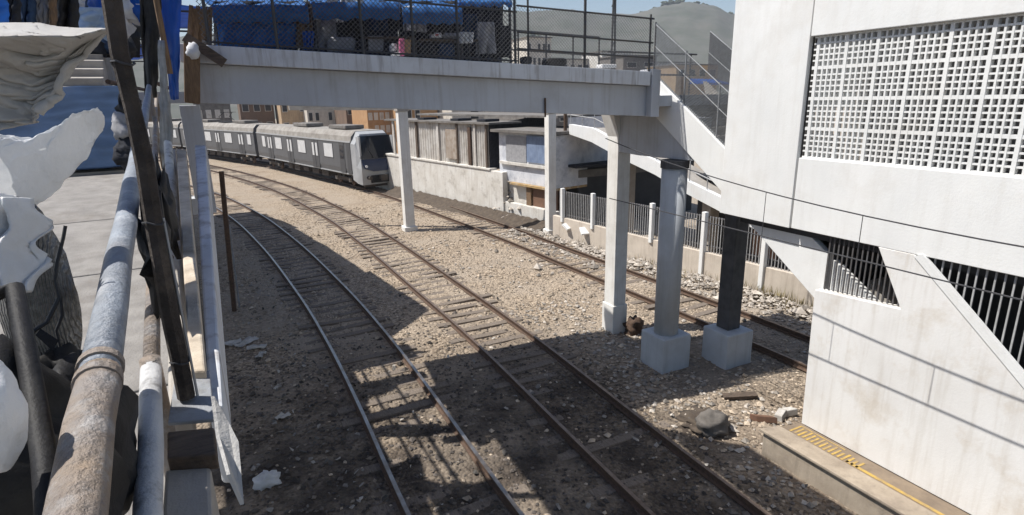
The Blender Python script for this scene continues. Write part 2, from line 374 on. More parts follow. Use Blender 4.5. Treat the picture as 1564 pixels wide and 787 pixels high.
def az_of(px): 
    r = ray(px, 100); return math.atan2(r.x, r.y)
RIDGE = [(-600, 90), (0, 70), (400, 55), (700, 33), (800, 22), (860, 20), (930, 25), (980, 25), (1005, 18), (1040, 17), (1085, 18), (1120, 30), (1300, 60), (1800, 90)]
def ridge_el(a):
    pts = [(az_of(x), x, y) for x, y in RIDGE]
    for (a0, x0, y0), (a1, x1, y1) in zip(pts, pts[1:]):
        if a0 <= a <= a1:
            t = (a - a0) / (a1 - a0); t = t * t * (3 - 2 * t); r = ray(x0 + (x1 - x0) * t, y0 + (y1 - y0) * t)
            return r.z / math.hypot(r.x, r.y)
    return 0.05
M_hill = mat('scrub_hillside', (0.1, 0.1, 0.085), (0.065, 0.073, 0.055), 0.06, 1.0, bump=0.0, spot=0.5, pcol=(0.13, 0.12, 0.1), pscale=0.05)
hm = MB()
A0, A1 = R(-42), R(82)
def hill_fn(u, v):
    a = A0 + (A1 - A0) * u; r = 260 + 420 * v
    s = min(1, v / 0.8); s = s * s * (3 - 2 * s) if v < 0.8 else 1 - 0.5 * (v - 0.8)
    z = -1 + s * (ridge_el(a) * 596 + 7.6)
    x, y = r * math.sin(a), r * math.cos(a)
    z += s * (5 * noise.noise(V((x, y, 0)) * 0.012) + 2.2 * noise.noise(V((x, y, 0)) * 0.06) + 1.5 * abs(noise.noise(V((x, y, 3)) * 0.2)))
    return (x, y, z)
hm.grid(hill_fn, 420, 60)
hill = hm.build('hill', M_hill, smooth=True, origin=(0, 0, -1)); hill['kind'] = 'structure'
# scrub and trees along the ridge, one mass of foliage
M_scrub = mat('distant_scrub_foliage', (0.07, 0.085, 0.055), (0.04, 0.055, 0.035), 0.3, 1.0)
sm = MB()
for i in range(8):
    u = (az_of(random.uniform(780, 1140)) - A0) / (A1 - A0); v = random.choice((random.uniform(0.3, 0.8), random.uniform(0.74, 0.82)))
    p = V(hill_fn(u, v)); s = random.uniform(1.2, 3.2)
    for k in range(3):
        sm.blob(p + V((random.uniform(-s, s), random.uniform(-s, s), s * 0.5 + random.uniform(0, s * .6))), s * random.uniform(.5, .9), s * random.uniform(.5, .9), s * random.uniform(.5, .8), 0.35, 7, 5, 2.5, i + k * .3)
for px, h in ((1012, 9), (1022, 11), (1033, 10), (1056, 7.5), (1069, 7.5)):
    u = (az_of(px) - A0) / (A1 - A0); p = V(hill_fn(u, 0.8))
    for k in range(16):
        sm.blob(p + V((random.uniform(-3, 3), random.uniform(-2, 2), h * random.uniform(.3, .85))), 2.2, 2.0, 1.5, 0.4, 7, 5, 2.5, px + k)
sc = sm.build('scrub', M_scrub, origin=(0, 0, 0)); tag(sc, 'dark scrub and tree clumps growing over the far hillside', 'scrub')
sc['kind'] = 'stuff'

# ------------------------------------------------------------------ railway tracks
GA = 0.815
def rail_profile():   # (sideways, up) relative to rail foot centre, z of head top 0.09
    return [(-.065, -.07), (.065, -.07), (.065, -.055), (.012, -.03), (.012, .045), (.036, .055), (.036, .09), (-.036, .09), (-.036, .055), (-.012, .045), (-.012, -.03), (-.065, -.055)]
sleeper_mesh = {}
def make_track(label, pts, shiny, sink, bury=0.0):
    t = thing('rail_track', label, 'railway track', (pts[0][0], pts[0][1], 0), 'railway tracks')
    sam = spline(pts, 0.7)
    pr = rail_profile(); n = len(pr)
    for sgn in (-1, 1):
        m = MB(); 
        for i, (p, d) in enumerate(sam):
            s = V((d.y, -d.x, 0)); c = p + s * (GA * sgn)
            for a, z in pr: m.v.append(c + s * a + V((0, 0, z)))
            if i:
                for k in range(n):
                    o = (i - 1) * n
                    m.f.append([o + k, o + (k + 1) % n, o + n + (k + 1) % n, o + n + k]); m.m.append(1 if k == 6 else 0)
        m.build('rail', [M_rust, M_railtop if shiny else M_railrust], t)
    cnt = 0; rest = MB()
    for i, (p, d) in enumerate(spline(pts, 0.62)):
        if p.y < 3.5 or p.y > 75: continue
        if p.x < -6: continue
        yaw = math.atan2(d.y, d.x) + random.gauss(0, 0.025)
        sx = V((math.cos(yaw), math.sin(yaw), 0)); sy = V((-sx.y, sx.x, 0))
        z = -0.125 + sink + random.uniform(-0.025, 0.015)
        if p.y < 11: z -= .035
        off = sy * random.gauss(0, 0.05)
        if cnt < 100:
            key = 'sleeper'
            if key not in sleeper_mesh:
                mm = MB().box(-.12, .12, -1.32, 1.32, -0.12, 0.06)
                ob = mm.build('sleeper', M_sleep, origin=(0, 0, 0), bevel=0.018); sleeper_mesh[key] = ob
                ob.parent = t
            else:
                ob = sleeper_mesh[key].copy(); COL.objects.link(ob); ob.parent = t
            ob.location = p + off + V((0, 0, z)) - t.location; ob.rotation_euler = (random.gauss(0, .02), random.gauss(0, .02), yaw)
            cnt += 1
        else: rest.obox(p + off + V((0, 0, z - .03)), sx * .12, sy * 1.32, V((0, 0, .09)))
    if rest.v:
        o = rest.build('sleepers', M_sleep, t); o['kind'] = 'stuff'
    return t
NEAR = [(2.8, -4), (2.78, 3), (2.76, 8), (2.82, 12), (2.8, 16), (2.6, 21), (1.95, 29.5), (.7, 39.1), (-1.7, 50), (-6.5, 64), (-14, 80)]
MID = [(6.2, -6), (6.25, 5.7), (6.45, 13.6), (6.4, 20), (6.25, 28), (5.75, 36.4), (3.8, 51), (-0.9, 70), (-7, 87), (-16, 105)]
RGT = [(13.15, -6), (13.1, 5), (13.0, 12), (12.75, 18), (12.45, 25), (11.95, 32), (11.2, 40), (10.35, 46), (8.7, 55), (5.9, 66), (1.6, 80), (-4.2, 95), (-12, 112), (-22, 130)]
make_track('shiny curved railway track in the shade beside the walkway', NEAR, True, 0.0)
make_track('middle railway track running under the concrete footbridge', MID, False, 0.005)
make_track('rusty railway track that the grey train stands on', RGT, False, -0.005)

def track_dist(x, y):
    best = 9
    for P in (NEAR, MID, RGT):
        for (a, b), (c, d) in zip(P, P[1:]):
            if b <= y <= d:
                xc = a + (c - a) * (y - b) / (d - b)
                best = min(best, min(abs(x - xc - GA), abs(x - xc + GA)))
    return best
# loose stone, rubble and litter: nobody could count it
sm = MB()
for i in range(21000):
    y = 4 + 34 * random.random() ** 1.4; x = random.uniform(-0.6 - y * .02, 14.5)
    if x > 8.4 and y < 6.6: continue
    if track_dist(x, y) < 0.13: continue
    r = random.uniform(0.022, 0.05) * (1 + (random.random() < .04) * 1.0)
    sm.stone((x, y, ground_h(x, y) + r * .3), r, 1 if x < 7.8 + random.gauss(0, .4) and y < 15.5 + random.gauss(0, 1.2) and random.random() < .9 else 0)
o = sm.build('ballast', [M_ball, M_shball], origin=(0, 0, 0)); tag(o, 'loose brown ballast stones strewn over the trackbed', 'ballast'); o['kind'] = 'stuff'
sm = MB()
for i in range(2600):
    y = random.uniform(9.0, 26); f = 15.9 - (y - 11) * .155
    x = f - abs(random.gauss(0, 0.75)) if random.random() < .95 else random.uniform(7.6, 12)
    if x < 9 and y < 13: continue
    if track_dist(x, y) < 0.15 : continue
    if x > f - .1: continue
    r = random.uniform(0.03, 0.09) * (1 + (random.random() < .08) * 1.0)
    sm.stone((x, y, ground_h(x, y) + r * .4 + max(0, .25 - (f - x) * .25)), r)
for i in range(700):
    y = random.uniform(5, 16); x = random.gauss(9.0, 1.0)
    if x > 8.4 and y < 6.7 or track_dist(x, y) < .15: continue
    r = random.uniform(0.03, 0.08); sm.stone((x, y, ground_h(x, y) + r * .3), r)
o = sm.build('rubble', M_rub, origin=(0, 0, 0)); tag(o, 'pale broken rubble heaped along the foot of the fence', 'rubble'); o['kind'] = 'stuff'
sm = MB()
for i in range(900):
    y = 4.5 + 20 * random.random() ** 1.3; x = random.uniform(-0.4, 13.8)
    if random.random() < .4: x = random.uniform(-0.3, 1.8)
    if x > 8.4 and y < 6.7 or track_dist(x, y) < .1: continue
    s = random.uniform(0.02, 0.1); a = random.uniform(0, 6.28); t = random.gauss(0, .3)
    ax = V((math.cos(a), math.sin(a), t)) * s; ay = V((-math.sin(a), math.cos(a), random.gauss(0, .3))) * s * random.uniform(.3, .9)
    c_ = V((x, y, ground_h(x, y) + .05)); up_ = V((0, 0, .006))
    q_ = [c_ + ax * math.cos(k * 1.26 + .3) * random.uniform(.4, 1.1) + ay * math.sin(k * 1.26 + .3) * random.uniform(.4, 1.1) + V((0, 0, random.uniform(-.02, .02))) for k in range(5)]
    sm.prism(q_, up_)
o = sm.build('litter', mat('scattered_litter', (0.3, 0.28, 0.25), (0.07, 0.062, 0.056), 2.0, 0.9, island=0.8), origin=(0, 0, 0)); tag(o, 'scraps of paper and plastic litter lying over the tracks', 'litter'); o['kind'] = 'stuff'

# dry weeds against the fence foot
wm = MB()
for i in range(420):
    y = random.gauss(12.2, 1.0) if i < 300 else random.uniform(14, 22); x = 16.03 - (y - 11.2) * .1678 - .06 - abs(random.gauss(0, .18)); h = random.uniform(.2, .6); a = random.uniform(0, 6.28)
    b = V((x, y, ground_h(x, y) - .02)); t = b + V((math.cos(a) * h * .35, math.sin(a) * h * .35, h)); s = V((-math.sin(a), math.cos(a), 0)) * .012
    mdl = (b + t) / 2 + V((0, 0, h * .12)); wm.add([b - s, b + s, mdl + s * .7, mdl - s * .7, t], [(0, 1, 2, 3), (3, 2, 4)])
o = wm.build('dry_weeds', mat('dry_weed', (.3, .24, .12), (.17, .15, .07), 5, .9, island=.4), origin=(0, 0, 0)); tag(o, 'dry brown weeds growing along the foot of the fence', 'weeds'); o['kind'] = 'stuff'
# ------------------------------------------------------------------ platform
pf = thing('platform', 'low dusty concrete platform with a worn yellow edge line below the white station wall', 'platform', (8.5, 6.55, 0))
m = MB(); m.prism([(8.5, 6.55, -.15), (9.6, 6.28, -.15), (9.6, -7, -.15), (8.5, -7, -.15)], (0, 0, .55))
M_plat = mat('dusty_platform_concrete', (.4, .335, .26), (.28, .23, .175), 2.2, .95, bump=.3, bscale=30, spot=.6, pcol=(.2, .16, .125), streak=.3)
m.build('platform_body', M_plat, pf, bevel=0.015)
m = MB(); m.prism([(8.44, 6.6, .402), (8.86, 6.49, .402), (8.86, -7, .402), (8.44, -7, .402)], (0, 0, .055)); m.build('coping', M_plat, pf, bevel=0.012)
m = MB(); m.prism([(8.865, 6.48, .402), (9.299, 6.37, .402), (9.299, -7, .402), (8.865, -7, .402)], (0, 0, .04)); m.build('paving', M_soil, pf)
m = MB(); m.box(8.90, 8.965, -7, 5.2, .443, .449); m.build('safety_line', M_yellow, pf)
m = MB()
for i in range(16): m.box(8.89 + (i % 2) * .015, 9.2 - (i % 3) * .025 - .004 * i, 6.26 - i * .085, 6.3 - i * .085, .443, .449)
m.box(9.205, 9.225, 5.4, 6.3, .443, .449)
m.build('tactile_strip', M_yellow, pf)

# ------------------------------------------------------------------ station building
XF = 9.3
sb = thing('station_building', 'white station building with a pierced block screen and a barred opening over the platform', 'station building', (XF, 6.4, .45))
def yz(pts, x): return [(x, y, z) for y, z in pts]
m = MB()
m.prism(yz([(8.8, 4.17), (8.8, 9.9), (7.09, 9.9), (7.09, 4.155)], XF), (.18, 0, 0)); m.build('facade_pier', M_wpaint, sb, bevel=0.01)
m = MB(); m.box(XF + .003, XF + .18, -7, 7.05, 4.165, 5.46); m.build('facade_band', M_wpaint, sb, bevel=0.01)
m = MB(); m.box(XF - .03, XF + .18, -7, 7.05, 7.51, 9.9); m.build('upper_facade', M_wpaint, sb, bevel=0.01)
m = MB(); m.box(XF + .09, XF + .17, 7.03, 7.11, 4.2, 9.85); m.build('expansion_joint', M_joint, sb)
# pierced concrete block screen: every block a frame with five by five holes
m = MB(); BX0, BX1 = XF + .055, XF + .135
y = 6.95; bw = .512; rows = 4; bh = (7.505 - 5.465) / rows
yl = []
m2 = MB()
for c in range(18):
    y1 = y - c * bw; y0 = y1 - bw
    m.box(BX0 - .004, BX1 + .004, y1 - .027, y1 + .027, 5.465, 7.505)
    for k in range(1, 5):
        yy = y1 - .027 - k * (bw - .054) / 5 + 0; m.box(BX0, BX1, yy - .0135, yy + .0135, 5.465, 7.505)
for r in range(rows + 1):
    z = 5.465 + r * bh; za, zb = max(5.463, z - .027), min(7.508, z + .027)
    m.box(BX0 + .003, BX1 - .003, -2.3, 7.03, za, zb)
    if r < rows:
        for k in range(1, 5):
            zz = z + .027 + k * (bh - .054) / 5; m.box(BX0 + .006, BX1 - .006, -2.3, 7.03, zz - .0135, zz + .0135)
m.build('block_screen', M_wpaint, sb)
# lower wall with the sloping stair opening
lw = [(6.35, .45), (6.42, 3.14), (4.93, 3.25), (5.42, 4.162), (4.86, 4.162), (0.75, .5), (0.75, .45)]
m = MB(); m.prism(yz(lw, XF), (.2, 0, 0)); m.build('lower_wall', M_lowwall, sb, bevel=0.008)
m = MB(); m.prism(yz([(4.86, 4.14), (0.95, .66), (.85, .76), (4.74, 4.2)], XF - .02), (.06, 0, 0)); m.build('stair_coping', M_wpaint, sb)
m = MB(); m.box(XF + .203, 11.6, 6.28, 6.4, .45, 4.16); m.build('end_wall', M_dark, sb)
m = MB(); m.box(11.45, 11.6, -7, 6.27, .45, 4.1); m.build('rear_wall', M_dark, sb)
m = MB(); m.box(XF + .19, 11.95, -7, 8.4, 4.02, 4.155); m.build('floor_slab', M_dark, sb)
m = MB(); m.box(12.0, 12.15, -7, 8.0, 4.0, 9.75); m.build('inner_wall', M_conc, sb)
m = MB(); m.box(XF + .01, 12.3, -7, 8.79, 9.91, 10.1); m.build('roof', M_conc, sb)
m = MB(); m.prism(yz([(5.8, 3.4), (.6, -.2), (.6, -.5), (5.8, 3.1)], XF + .5), (1.4, 0, 0)); m.build('stair_soffit', M_conc, sb)
m = MB()
y = 4.72
while y > 1.3:
    zb = .6 + (y - .8) * .89 if y > .9 else .45
    MB().box(XF + .08, XF + .1, y - .011, y + .011, zb, 4.16).build('window_bar', M_bars, sb); y -= .112
m = MB()
y = 6.3
while y > 4.96:
    zb = 3.16 + (6.4 - y) * .07
    zt = 4.16 if y > 5.42 else 3.25 + (y - 4.93) * 1.86
    if zt - zb > .08: MB().box(XF + .08, XF + .1, y - .012, y + .012, zb, zt).build('grille_bar', M_darkbar, sb)
    y -= .085
# ------------------------------------------------------------------ overhead wire beside the facade
ow = thing('overhead_wire', 'thin overhead wire with short droppers running along the white station front', 'overhead wire', (8.0, 8, 4.2))
def sag(y): return 4.83 + .0055 * (y - 1) ** 2 * .6
m = MB(); m.tube([(8.0 + .004 * y, y, 4.85 + (0.012 * (y - 3) ** 2 if y < 12 else .97)) for y in [x * .7 for x in range(-3, 17)]], .011, 5); m.build('messenger_wire', M_wire, ow)
m = MB(); m.tube([(8.0, -3, 4.22), (8.0, 4, 4.25), (8.05, 11, 4.28)], .011, 5); m.build('contact_wire', M_wire, ow)
for y in (4.95, 6.62):
    m = MB(); m.tube([(8.0 + .004 * y, y, 4.85 + .012 * (y - 3) ** 2), (8.02, y, 4.26)], .006, 5); m.build('dropper', M_wire, ow)

# ------------------------------------------------------------------ footbridge across the tracks
def br(s, off, z):
    return V((-.2 + 9.2 * s + .114 * off, 11.72 - 1.06 * s + .9935 * off, z - .5 * s))
fb = thing('footbridge', 'pale concrete footbridge crossing the tracks on a square pillar and a round column', 'footbridge', (4.4, 13, 0))
def brbox(m, s0, s1, o0, o1, z0, z1, dz1=0):
    return m.hexa([br(s0, o0, z0), br(s1, o0, z0), br(s1, o1, z0), br(s0, o1, z0), br(s0, o0, z1), br(s1, o0, z1), br(s1, o1, z1), br(s0, o1, z1)])
brbox(MB(), -.012, 1.0, .2, .5, 6.63, 7.295).build('girder', M_bridge, fb, bevel=0.012)
brbox(MB(), -.012, 1.0, 1.95, 2.3, 6.63, 7.295).build('girder', M_bridge, fb, bevel=0.012)
brbox(MB(), -.02, .618, 2.403, 3.9, 7.3, 7.58).build('stall_deck', M_bridge, fb, bevel=0.012)
brbox(MB(), -.02, .985, 0, 2.4, 7.3, 7.6).build('deck_slab', M_fascia, fb, bevel=0.012)
brbox(MB(), .988, 1.012, -.02, .5, 6.62, 7.66).build('pilaster', M_bridge, fb, bevel=0.01)
# landing behind the right-hand end
lm = MB(); lm.prism([(9.0, 10.75, 6.35), (11.4, 10.4, 6.35), (11.5, 13.2, 6.35), (9.3, 13.25, 6.35)], (0, 0, .24)); lm.build('landing', M_bridge, fb)
# crosshead beam, square pillar with plinth, round column and dark column with footings
m = MB(); m.prism([(9.58, 9.85, 6.1), (9.58, 12.72, 6.1), (9.58, 12.72, 5.15), (9.58, 11.9, 5.12), (9.58, 9.95, 5.14)], (.4, 0, 0)); m.build('crosshead_beam', M_bridge, fb, bevel=0.012)
m = MB(); m.prism([(9.5, 12.71, -.1), (9.5, 13.22, -.1), (9.3, 13.35, 6.1), (9.3, 12.71, 6.1)][:0] or [(9.56, 12.725, .75), (9.98, 12.725, .75), (9.98, 13.2, .75), (9.56, 13.2, .75)], (0, 0, 5.6))
pl = m.build('pillar', M_col, fb, bevel=0.015)
m = MB(); m.prism([(9.56, 12.71, 5.55), (9.56, 13.22, 5.55), (9.3, 13.3, 6.34), (9.3, 12.71, 6.34)], (.42, 0, 0)); m.build('pillar_head', M_col, pl)
m = MB(); m.box(9.52, 10.02, 12.69, 13.24, -.15, .752); m.build('footing', M_col, pl, bevel=0.02)
m = MB(); m.tube([(9.5, 10.45, .8), (9.5, 10.45, 4.95)], .3, 28); cl = m.build('column', M_rcol, fb, smooth=False)
for p in cl.data.polygons: p.use_smooth = len(p.vertices) == 4
m = MB(); m.tube([(9.5, 10.45, 4.95), (9.5, 10.45, 5.13)], .33, 28); m.build('column_cap', M_dcol, cl)
m = MB(); m.box(9.08, 9.96, 10.03, 10.9, -.15, .8); m.build('footing', M_rcol, cl, bevel=0.03)
m = MB(); m.box(10.88, 11.3, 9.72, 10.12, .8, 5.6); cl = m.build('column', M_dcol, fb, bevel=0.02)
m = MB(); m.box(10.62, 11.5, 9.45, 10.3, -.15, .8); m.build('footing', M_rcol, cl, bevel=0.03)
# drain pipe hanging from girder face
m = MB(); m.tube([br(.715, .17, 6.95), br(.715, .17, 6.55)], .02, 6); m.build('drain_pipe', M_rust, fb)

# far pair of pillars carrying a pipe gantry beyond the bridge
def pillar(name, label, x, y, w, h, z):
    t = thing(name, label, 'pillar', (x, y, 0))
    MB().box(x - w / 2, x + w / 2, y - w / 2, y + w / 2, -.12, h).build('shaft', M_col, t, bevel=0.02)
    MB().box(x - w * .7, x + w * .7, y - w * .7, y + w * .7, -.15, .16).build('base', M_col, t, bevel=0.03)
    MB().box(x - w * .6, x + w * .6, y - w * .6, y + w * .6, h, h + .14).build('cap', M_conc, t, bevel=0.01)
pillar('concrete_pillar', 'white square pillar between the tracks, in front of the train nose', 8.5, 29.35, .5, 6.08, 0)
pillar('concrete_pillar', 'white square pillar at the trackside wall with its pale left edge in the sun', 14.5, 24.75, .42, 5.85, 0)
gb = MB().hexa([(3.6, 33.2, 6.23), (14.9, 24.6, 6.0), (14.9, 25.0, 6.0), (3.6, 33.6, 6.23), (3.6, 33.2, 6.5), (14.9, 24.6, 6.3), (14.9, 25.0, 6.3), (3.6, 33.6, 6.5)])
tag(gb.build('gantry_beam', M_conc), 'slim concrete beam resting on the pillars behind the footbridge', 'beam')

# ------------------------------------------------------------------ stair down from the landing
st = thing('staircase', 'concrete staircase going down from the footbridge landing behind the station wall', 'staircase', (10.4, 9, 0))
out = [(11.52, 7.17), (11.25, 6.12), (9.05, 4.62), (3.0, .45), (3.0, 1.55), (9.05, 5.53), (11.3, 7.02)]
MB().prism(yz(out, 9.505), (.14, 0, 0)).build('parapet', M_wpaint, st, bevel=0.01)
MB().prism(yz([(y, z - .25 if i > 3 or i == 0 else z) for i, (y, z) in enumerate(out)], 11.25), (.14, 0, 0)).build('parapet', M_conc, st, bevel=0.01)
m = MB()
for i in range(34):
    y1 = 11.3 - i * .26; z1 = 6.55 - i * .178
    m.box(9.648, 11.248, y1 - .26, y1, z1 - .36, z1 - .178 + .002 * (i % 2))
m.build('steps', M_conc, st)
def meshpanel(m, p0, p1, q0, q1, pitch, r):
    """diagonal wire mesh on the quad p0 (bottom left) p1 (bottom right) q1 (top right) q0 (top left)"""
    p0, p1, q0, q1 = V(p0), V(p1), V(q0), V(q1)
    W = ((p1 - p0).length + (q1 - q0).length) / 2; H = ((q0 - p0).length + (q1 - p1).length) / 2
    P = lambda u, v: (p0 * (1 - u / W) + p1 * (u / W)) * (1 - v / H) + (q0 * (1 - u / W) + q1 * (u / W)) * (v / H)
    nrm = (p1 - p0).cross(q0 - p0).normalized()
    k = -H
    while k < W:
        for d in (0, 1):
            a, b = (k, 0.0), (k + H, H)
            if a[0] < 0: a = (0.0, -k)
            if b[0] > W: b = (W, W - k)
            if b[0] - a[0] > .02:
                if d: a, b = (a[0], H - a[1]), (b[0], H - b[1])
                A, B = P(*a) + nrm * (r * (1 if d else -1)), P(*b) + nrm * (r * (1 if d else -1))
                t = (B - A).normalized(); s = t.cross(nrm)
                o = len(m.v)
                for c in (A, B): m.v += [c + s * r, c - s * r * .5 + nrm * r * .87, c - s * r * .5 - nrm * r * .87]
                for i in range(3): m.f.append([o + i, o + (i + 1) % 3, o + 3 + (i + 1) % 3, o + 3 + i]); m.m.append(0)
        k += pitch
# railing with mesh on the near stair parapet
rl = thing('stair_railing', 'pale wire mesh railing slanting down along the near stair parapet', 'railing', (9.57, 10, 5.5))
m = MB(); meshpanel(m, (9.57, 11.45, 7.1), (9.57, 8.9, 5.42), (9.57, 11.45, 8.28), (9.57, 8.9, 6.5), .062, .0065); m.build('mesh', M_galv, rl)
for dz in (1.1, .62):
    m = MB(); m.tube([(9.57, 11.45, 7.12 + dz), (9.57, 8.9, 5.42 + dz)], .013, 8); m.build('rail', M_galv, rl)
for y in (11.42, 10.35, 9.3):
    m = MB(); z = 5.42 + (y - 8.9) * .667; m.tube([(9.57, y, z - .05), (9.57, y, z + 1.15)], .02, 8); m.build('post', M_fpost if y > 11 else M_galv, rl)
rl = thing('stair_railing', 'dark mesh railing on the farther stair parapet', 'railing', (11.32, 10, 5.5))
m = MB(); meshpanel(m, (11.32, 11.45, 7.1), (11.32, 7.6, 4.55), (11.32, 11.45, 8.1), (11.32, 7.6, 5.6), .055, .0085); m.build('mesh', M_blackmesh, rl)
for dz in (1.0, .5):
    m = MB(); m.tube([(11.32, 11.45, 7.1 + dz), (11.32, 7.6, 4.55 + dz)], .013, 8); m.build('rail', M_galv, rl)
# level railing round the back of the landing
rl = thing('landing_railing', 'dark level railing along the back of the stair landing', 'railing', (11.5, 14.2, 6.6))
for z in (7.68, 7.12):
    m = MB(); m.tube([(9.5, 13.2, z + .05), (12.4, 13.0, z)], .024, 8); m.build('rail', M_fpost, rl)
for x in (9.6, 11.0, 12.3):
    m = MB(); m.tube([(x, 13.12, 6.4), (x, 13.12, 7.72)], .022, 8); m.build('post', M_fpost, rl)

# ------------------------------------------------------------------ second ramp and the trackside fence beyond the right-hand line
S0, S1 = (16.2, 23.2), (18.6, 11.5)
def s2(px, py, off=0):
    p = at_line(px, py, S0, S1); return p + V((.98, .2, 0)) * off
rp2 = thing('access_ramp', 'white parapet access ramp descending beyond the trackside fence', 'ramp', s2(980, 280) * 1)
top = [(869, 190), (905, 196), (950, 221), (1000, 245), (1050, 277), (1105, 304)]
bot = [(869, 205), (903, 217), (950, 243), (1000, 267), (1050, 297), (1105, 326)]
a = [s2(*p) for p in top]; b = [s2(*p) for p in bot]
ext = (a[-1] - a[-2]).normalized() * 9; a.append(a[-1] + ext); b.append(b[-1] + ext)
m = MB()
for i in range(len(a) - 1):
    n = V((.26, .05, 0)); m.hexa([b[i], b[i + 1], b[i + 1] + n, b[i] + n, a[i], a[i + 1], a[i + 1] + n, a[i] + n])
m.build('parapet', M_wpaint, rp2)
m = MB()
for i in range(len(a) - 1):
    n0 = V((.265, .05, 0)); n = V((2.6, .5, 0)); d = V((0, 0, .2))
    m.hexa([b[i] + n0, b[i + 1] + n0, b[i + 1] + n, b[i] + n, b[i] + n0 + d, b[i + 1] + n0 + d, b[i + 1] + n + d, b[i] + n + d])
m.build('ramp_slab', M_conc, rp2)
for dz in (.45, .95):
    m = MB(); m.tube([p + V((.13, .03, dz)) for p in a], .025, 6); m.build('rail', M_bars, rp2)
for i in range(len(a) - 1):
    for t in (0, .5):
        p = a[i] * (1 - t) + a[i + 1] * t
        m = MB(); m.tube([p + V((.13, .03, -.02)), p + V((.13, .03, .98))], .022, 6); m.build('post', M_bars, rp2)
m = MB()
for i in range(1, len(a) - 1): meshpanel(m, a[i] + V((2.5, .5, 0)), a[i + 1] + V((2.5, .5, 0)), a[i] + V((2.5, .5, 1.0)), a[i + 1] + V((2.5, .5, 1.0)), .16, .01)
m.build('far_mesh', M_galv, rp2)
# a dark undercroft below that ramp
for i, (px, h) in enumerate(((930, 3.4), (1060, 2.6))):
    p = s2(px, 260, 1.4); MB().box(p.x - .25, p.x + .25, p.y - .25, p.y + .25, -.1, h).build('support', M_conc, rp2)
F0, F1 = (14.0, 23.3), (16.03, 11.2)
def fl(y, off=0.0):
    t = (F0[1] - y) / (F0[1] - F1[1]); return V((F0[0] + (F1[0] - F0[0]) * t + off, y, 0))
fe = thing('trackside_fence', 'steel bar fence with white concrete posts on a stained low wall along the tracks', 'fence', fl(16))
fa, fz = fl(23.6), fl(2.0)
n = V((.22, .04, 0))
m = MB(); m.hexa([fa + V((0, 0, -.2)), fz + V((0, 0, -.2)), fz + n + V((0, 0, -.2)), fa + n + V((0, 0, -.2)), fa + V((0, 0, 1.12)), fz + V((0, 0, .86)), fz + n + V((0, 0, .86)), fa + n + V((0, 0, 1.12))]); m.build('plinth', M_fwall, fe, bevel=0.02)
for y in (22.9, 20.9, 19.2, 17.6, 16.3, 15.2, 14.25, 12.85, 11.45, 10.0, 8.5, 7.0):
    p = fl(y); MB().box(p.x - .07, p.x + .1, y - .085, y + .085, -.1 if y in (12.85, 15.2) else .9, 2.5).build('post', M_wpaint, fe, bevel=0.015)
m = MB(); y = 23.2
while y > 6.5:
    p = fl(y, .1); m.box(p.x - .012, p.x + .012, y - .012, y + .012, .85, 2.36); y -= .115
m.build('bars', M_bars, fe)
for z in (2.32, 1.25): 
    m = MB(); m.bar(fl(23.2, .13) + V((0, 0, z)), fl(6.5, .13) + V((0, 0, z)), .04, .04); m.build('rail', M_darkbar, fe)
# leaning broken slabs against the fence foot
for i, (px, py, tl, yaw) in enumerate(((873, 340, .6, .3), (866, 336, -.3, 1.0), (902, 348, .8, -.2))):
    p = at_z(px, py + 14, 0.45); a = V((math.cos(yaw), math.sin(yaw), 0)) * .5; b = V((-math.sin(yaw), math.cos(yaw), tl)).normalized() * .2
    o = MB().obox(p + V((0, 0, .3)), a, b, a.cross(b).normalized() * .05).build('concrete_slab', M_wpaint, bevel=.01)
    tag(o, ('tilted white concrete slab propped against the fence foot, nearest the wall end', 'flatter broken slab lying behind the other slabs at the wall end', 'steep white slab leaning by the first fence post')[i], 'concrete slab')
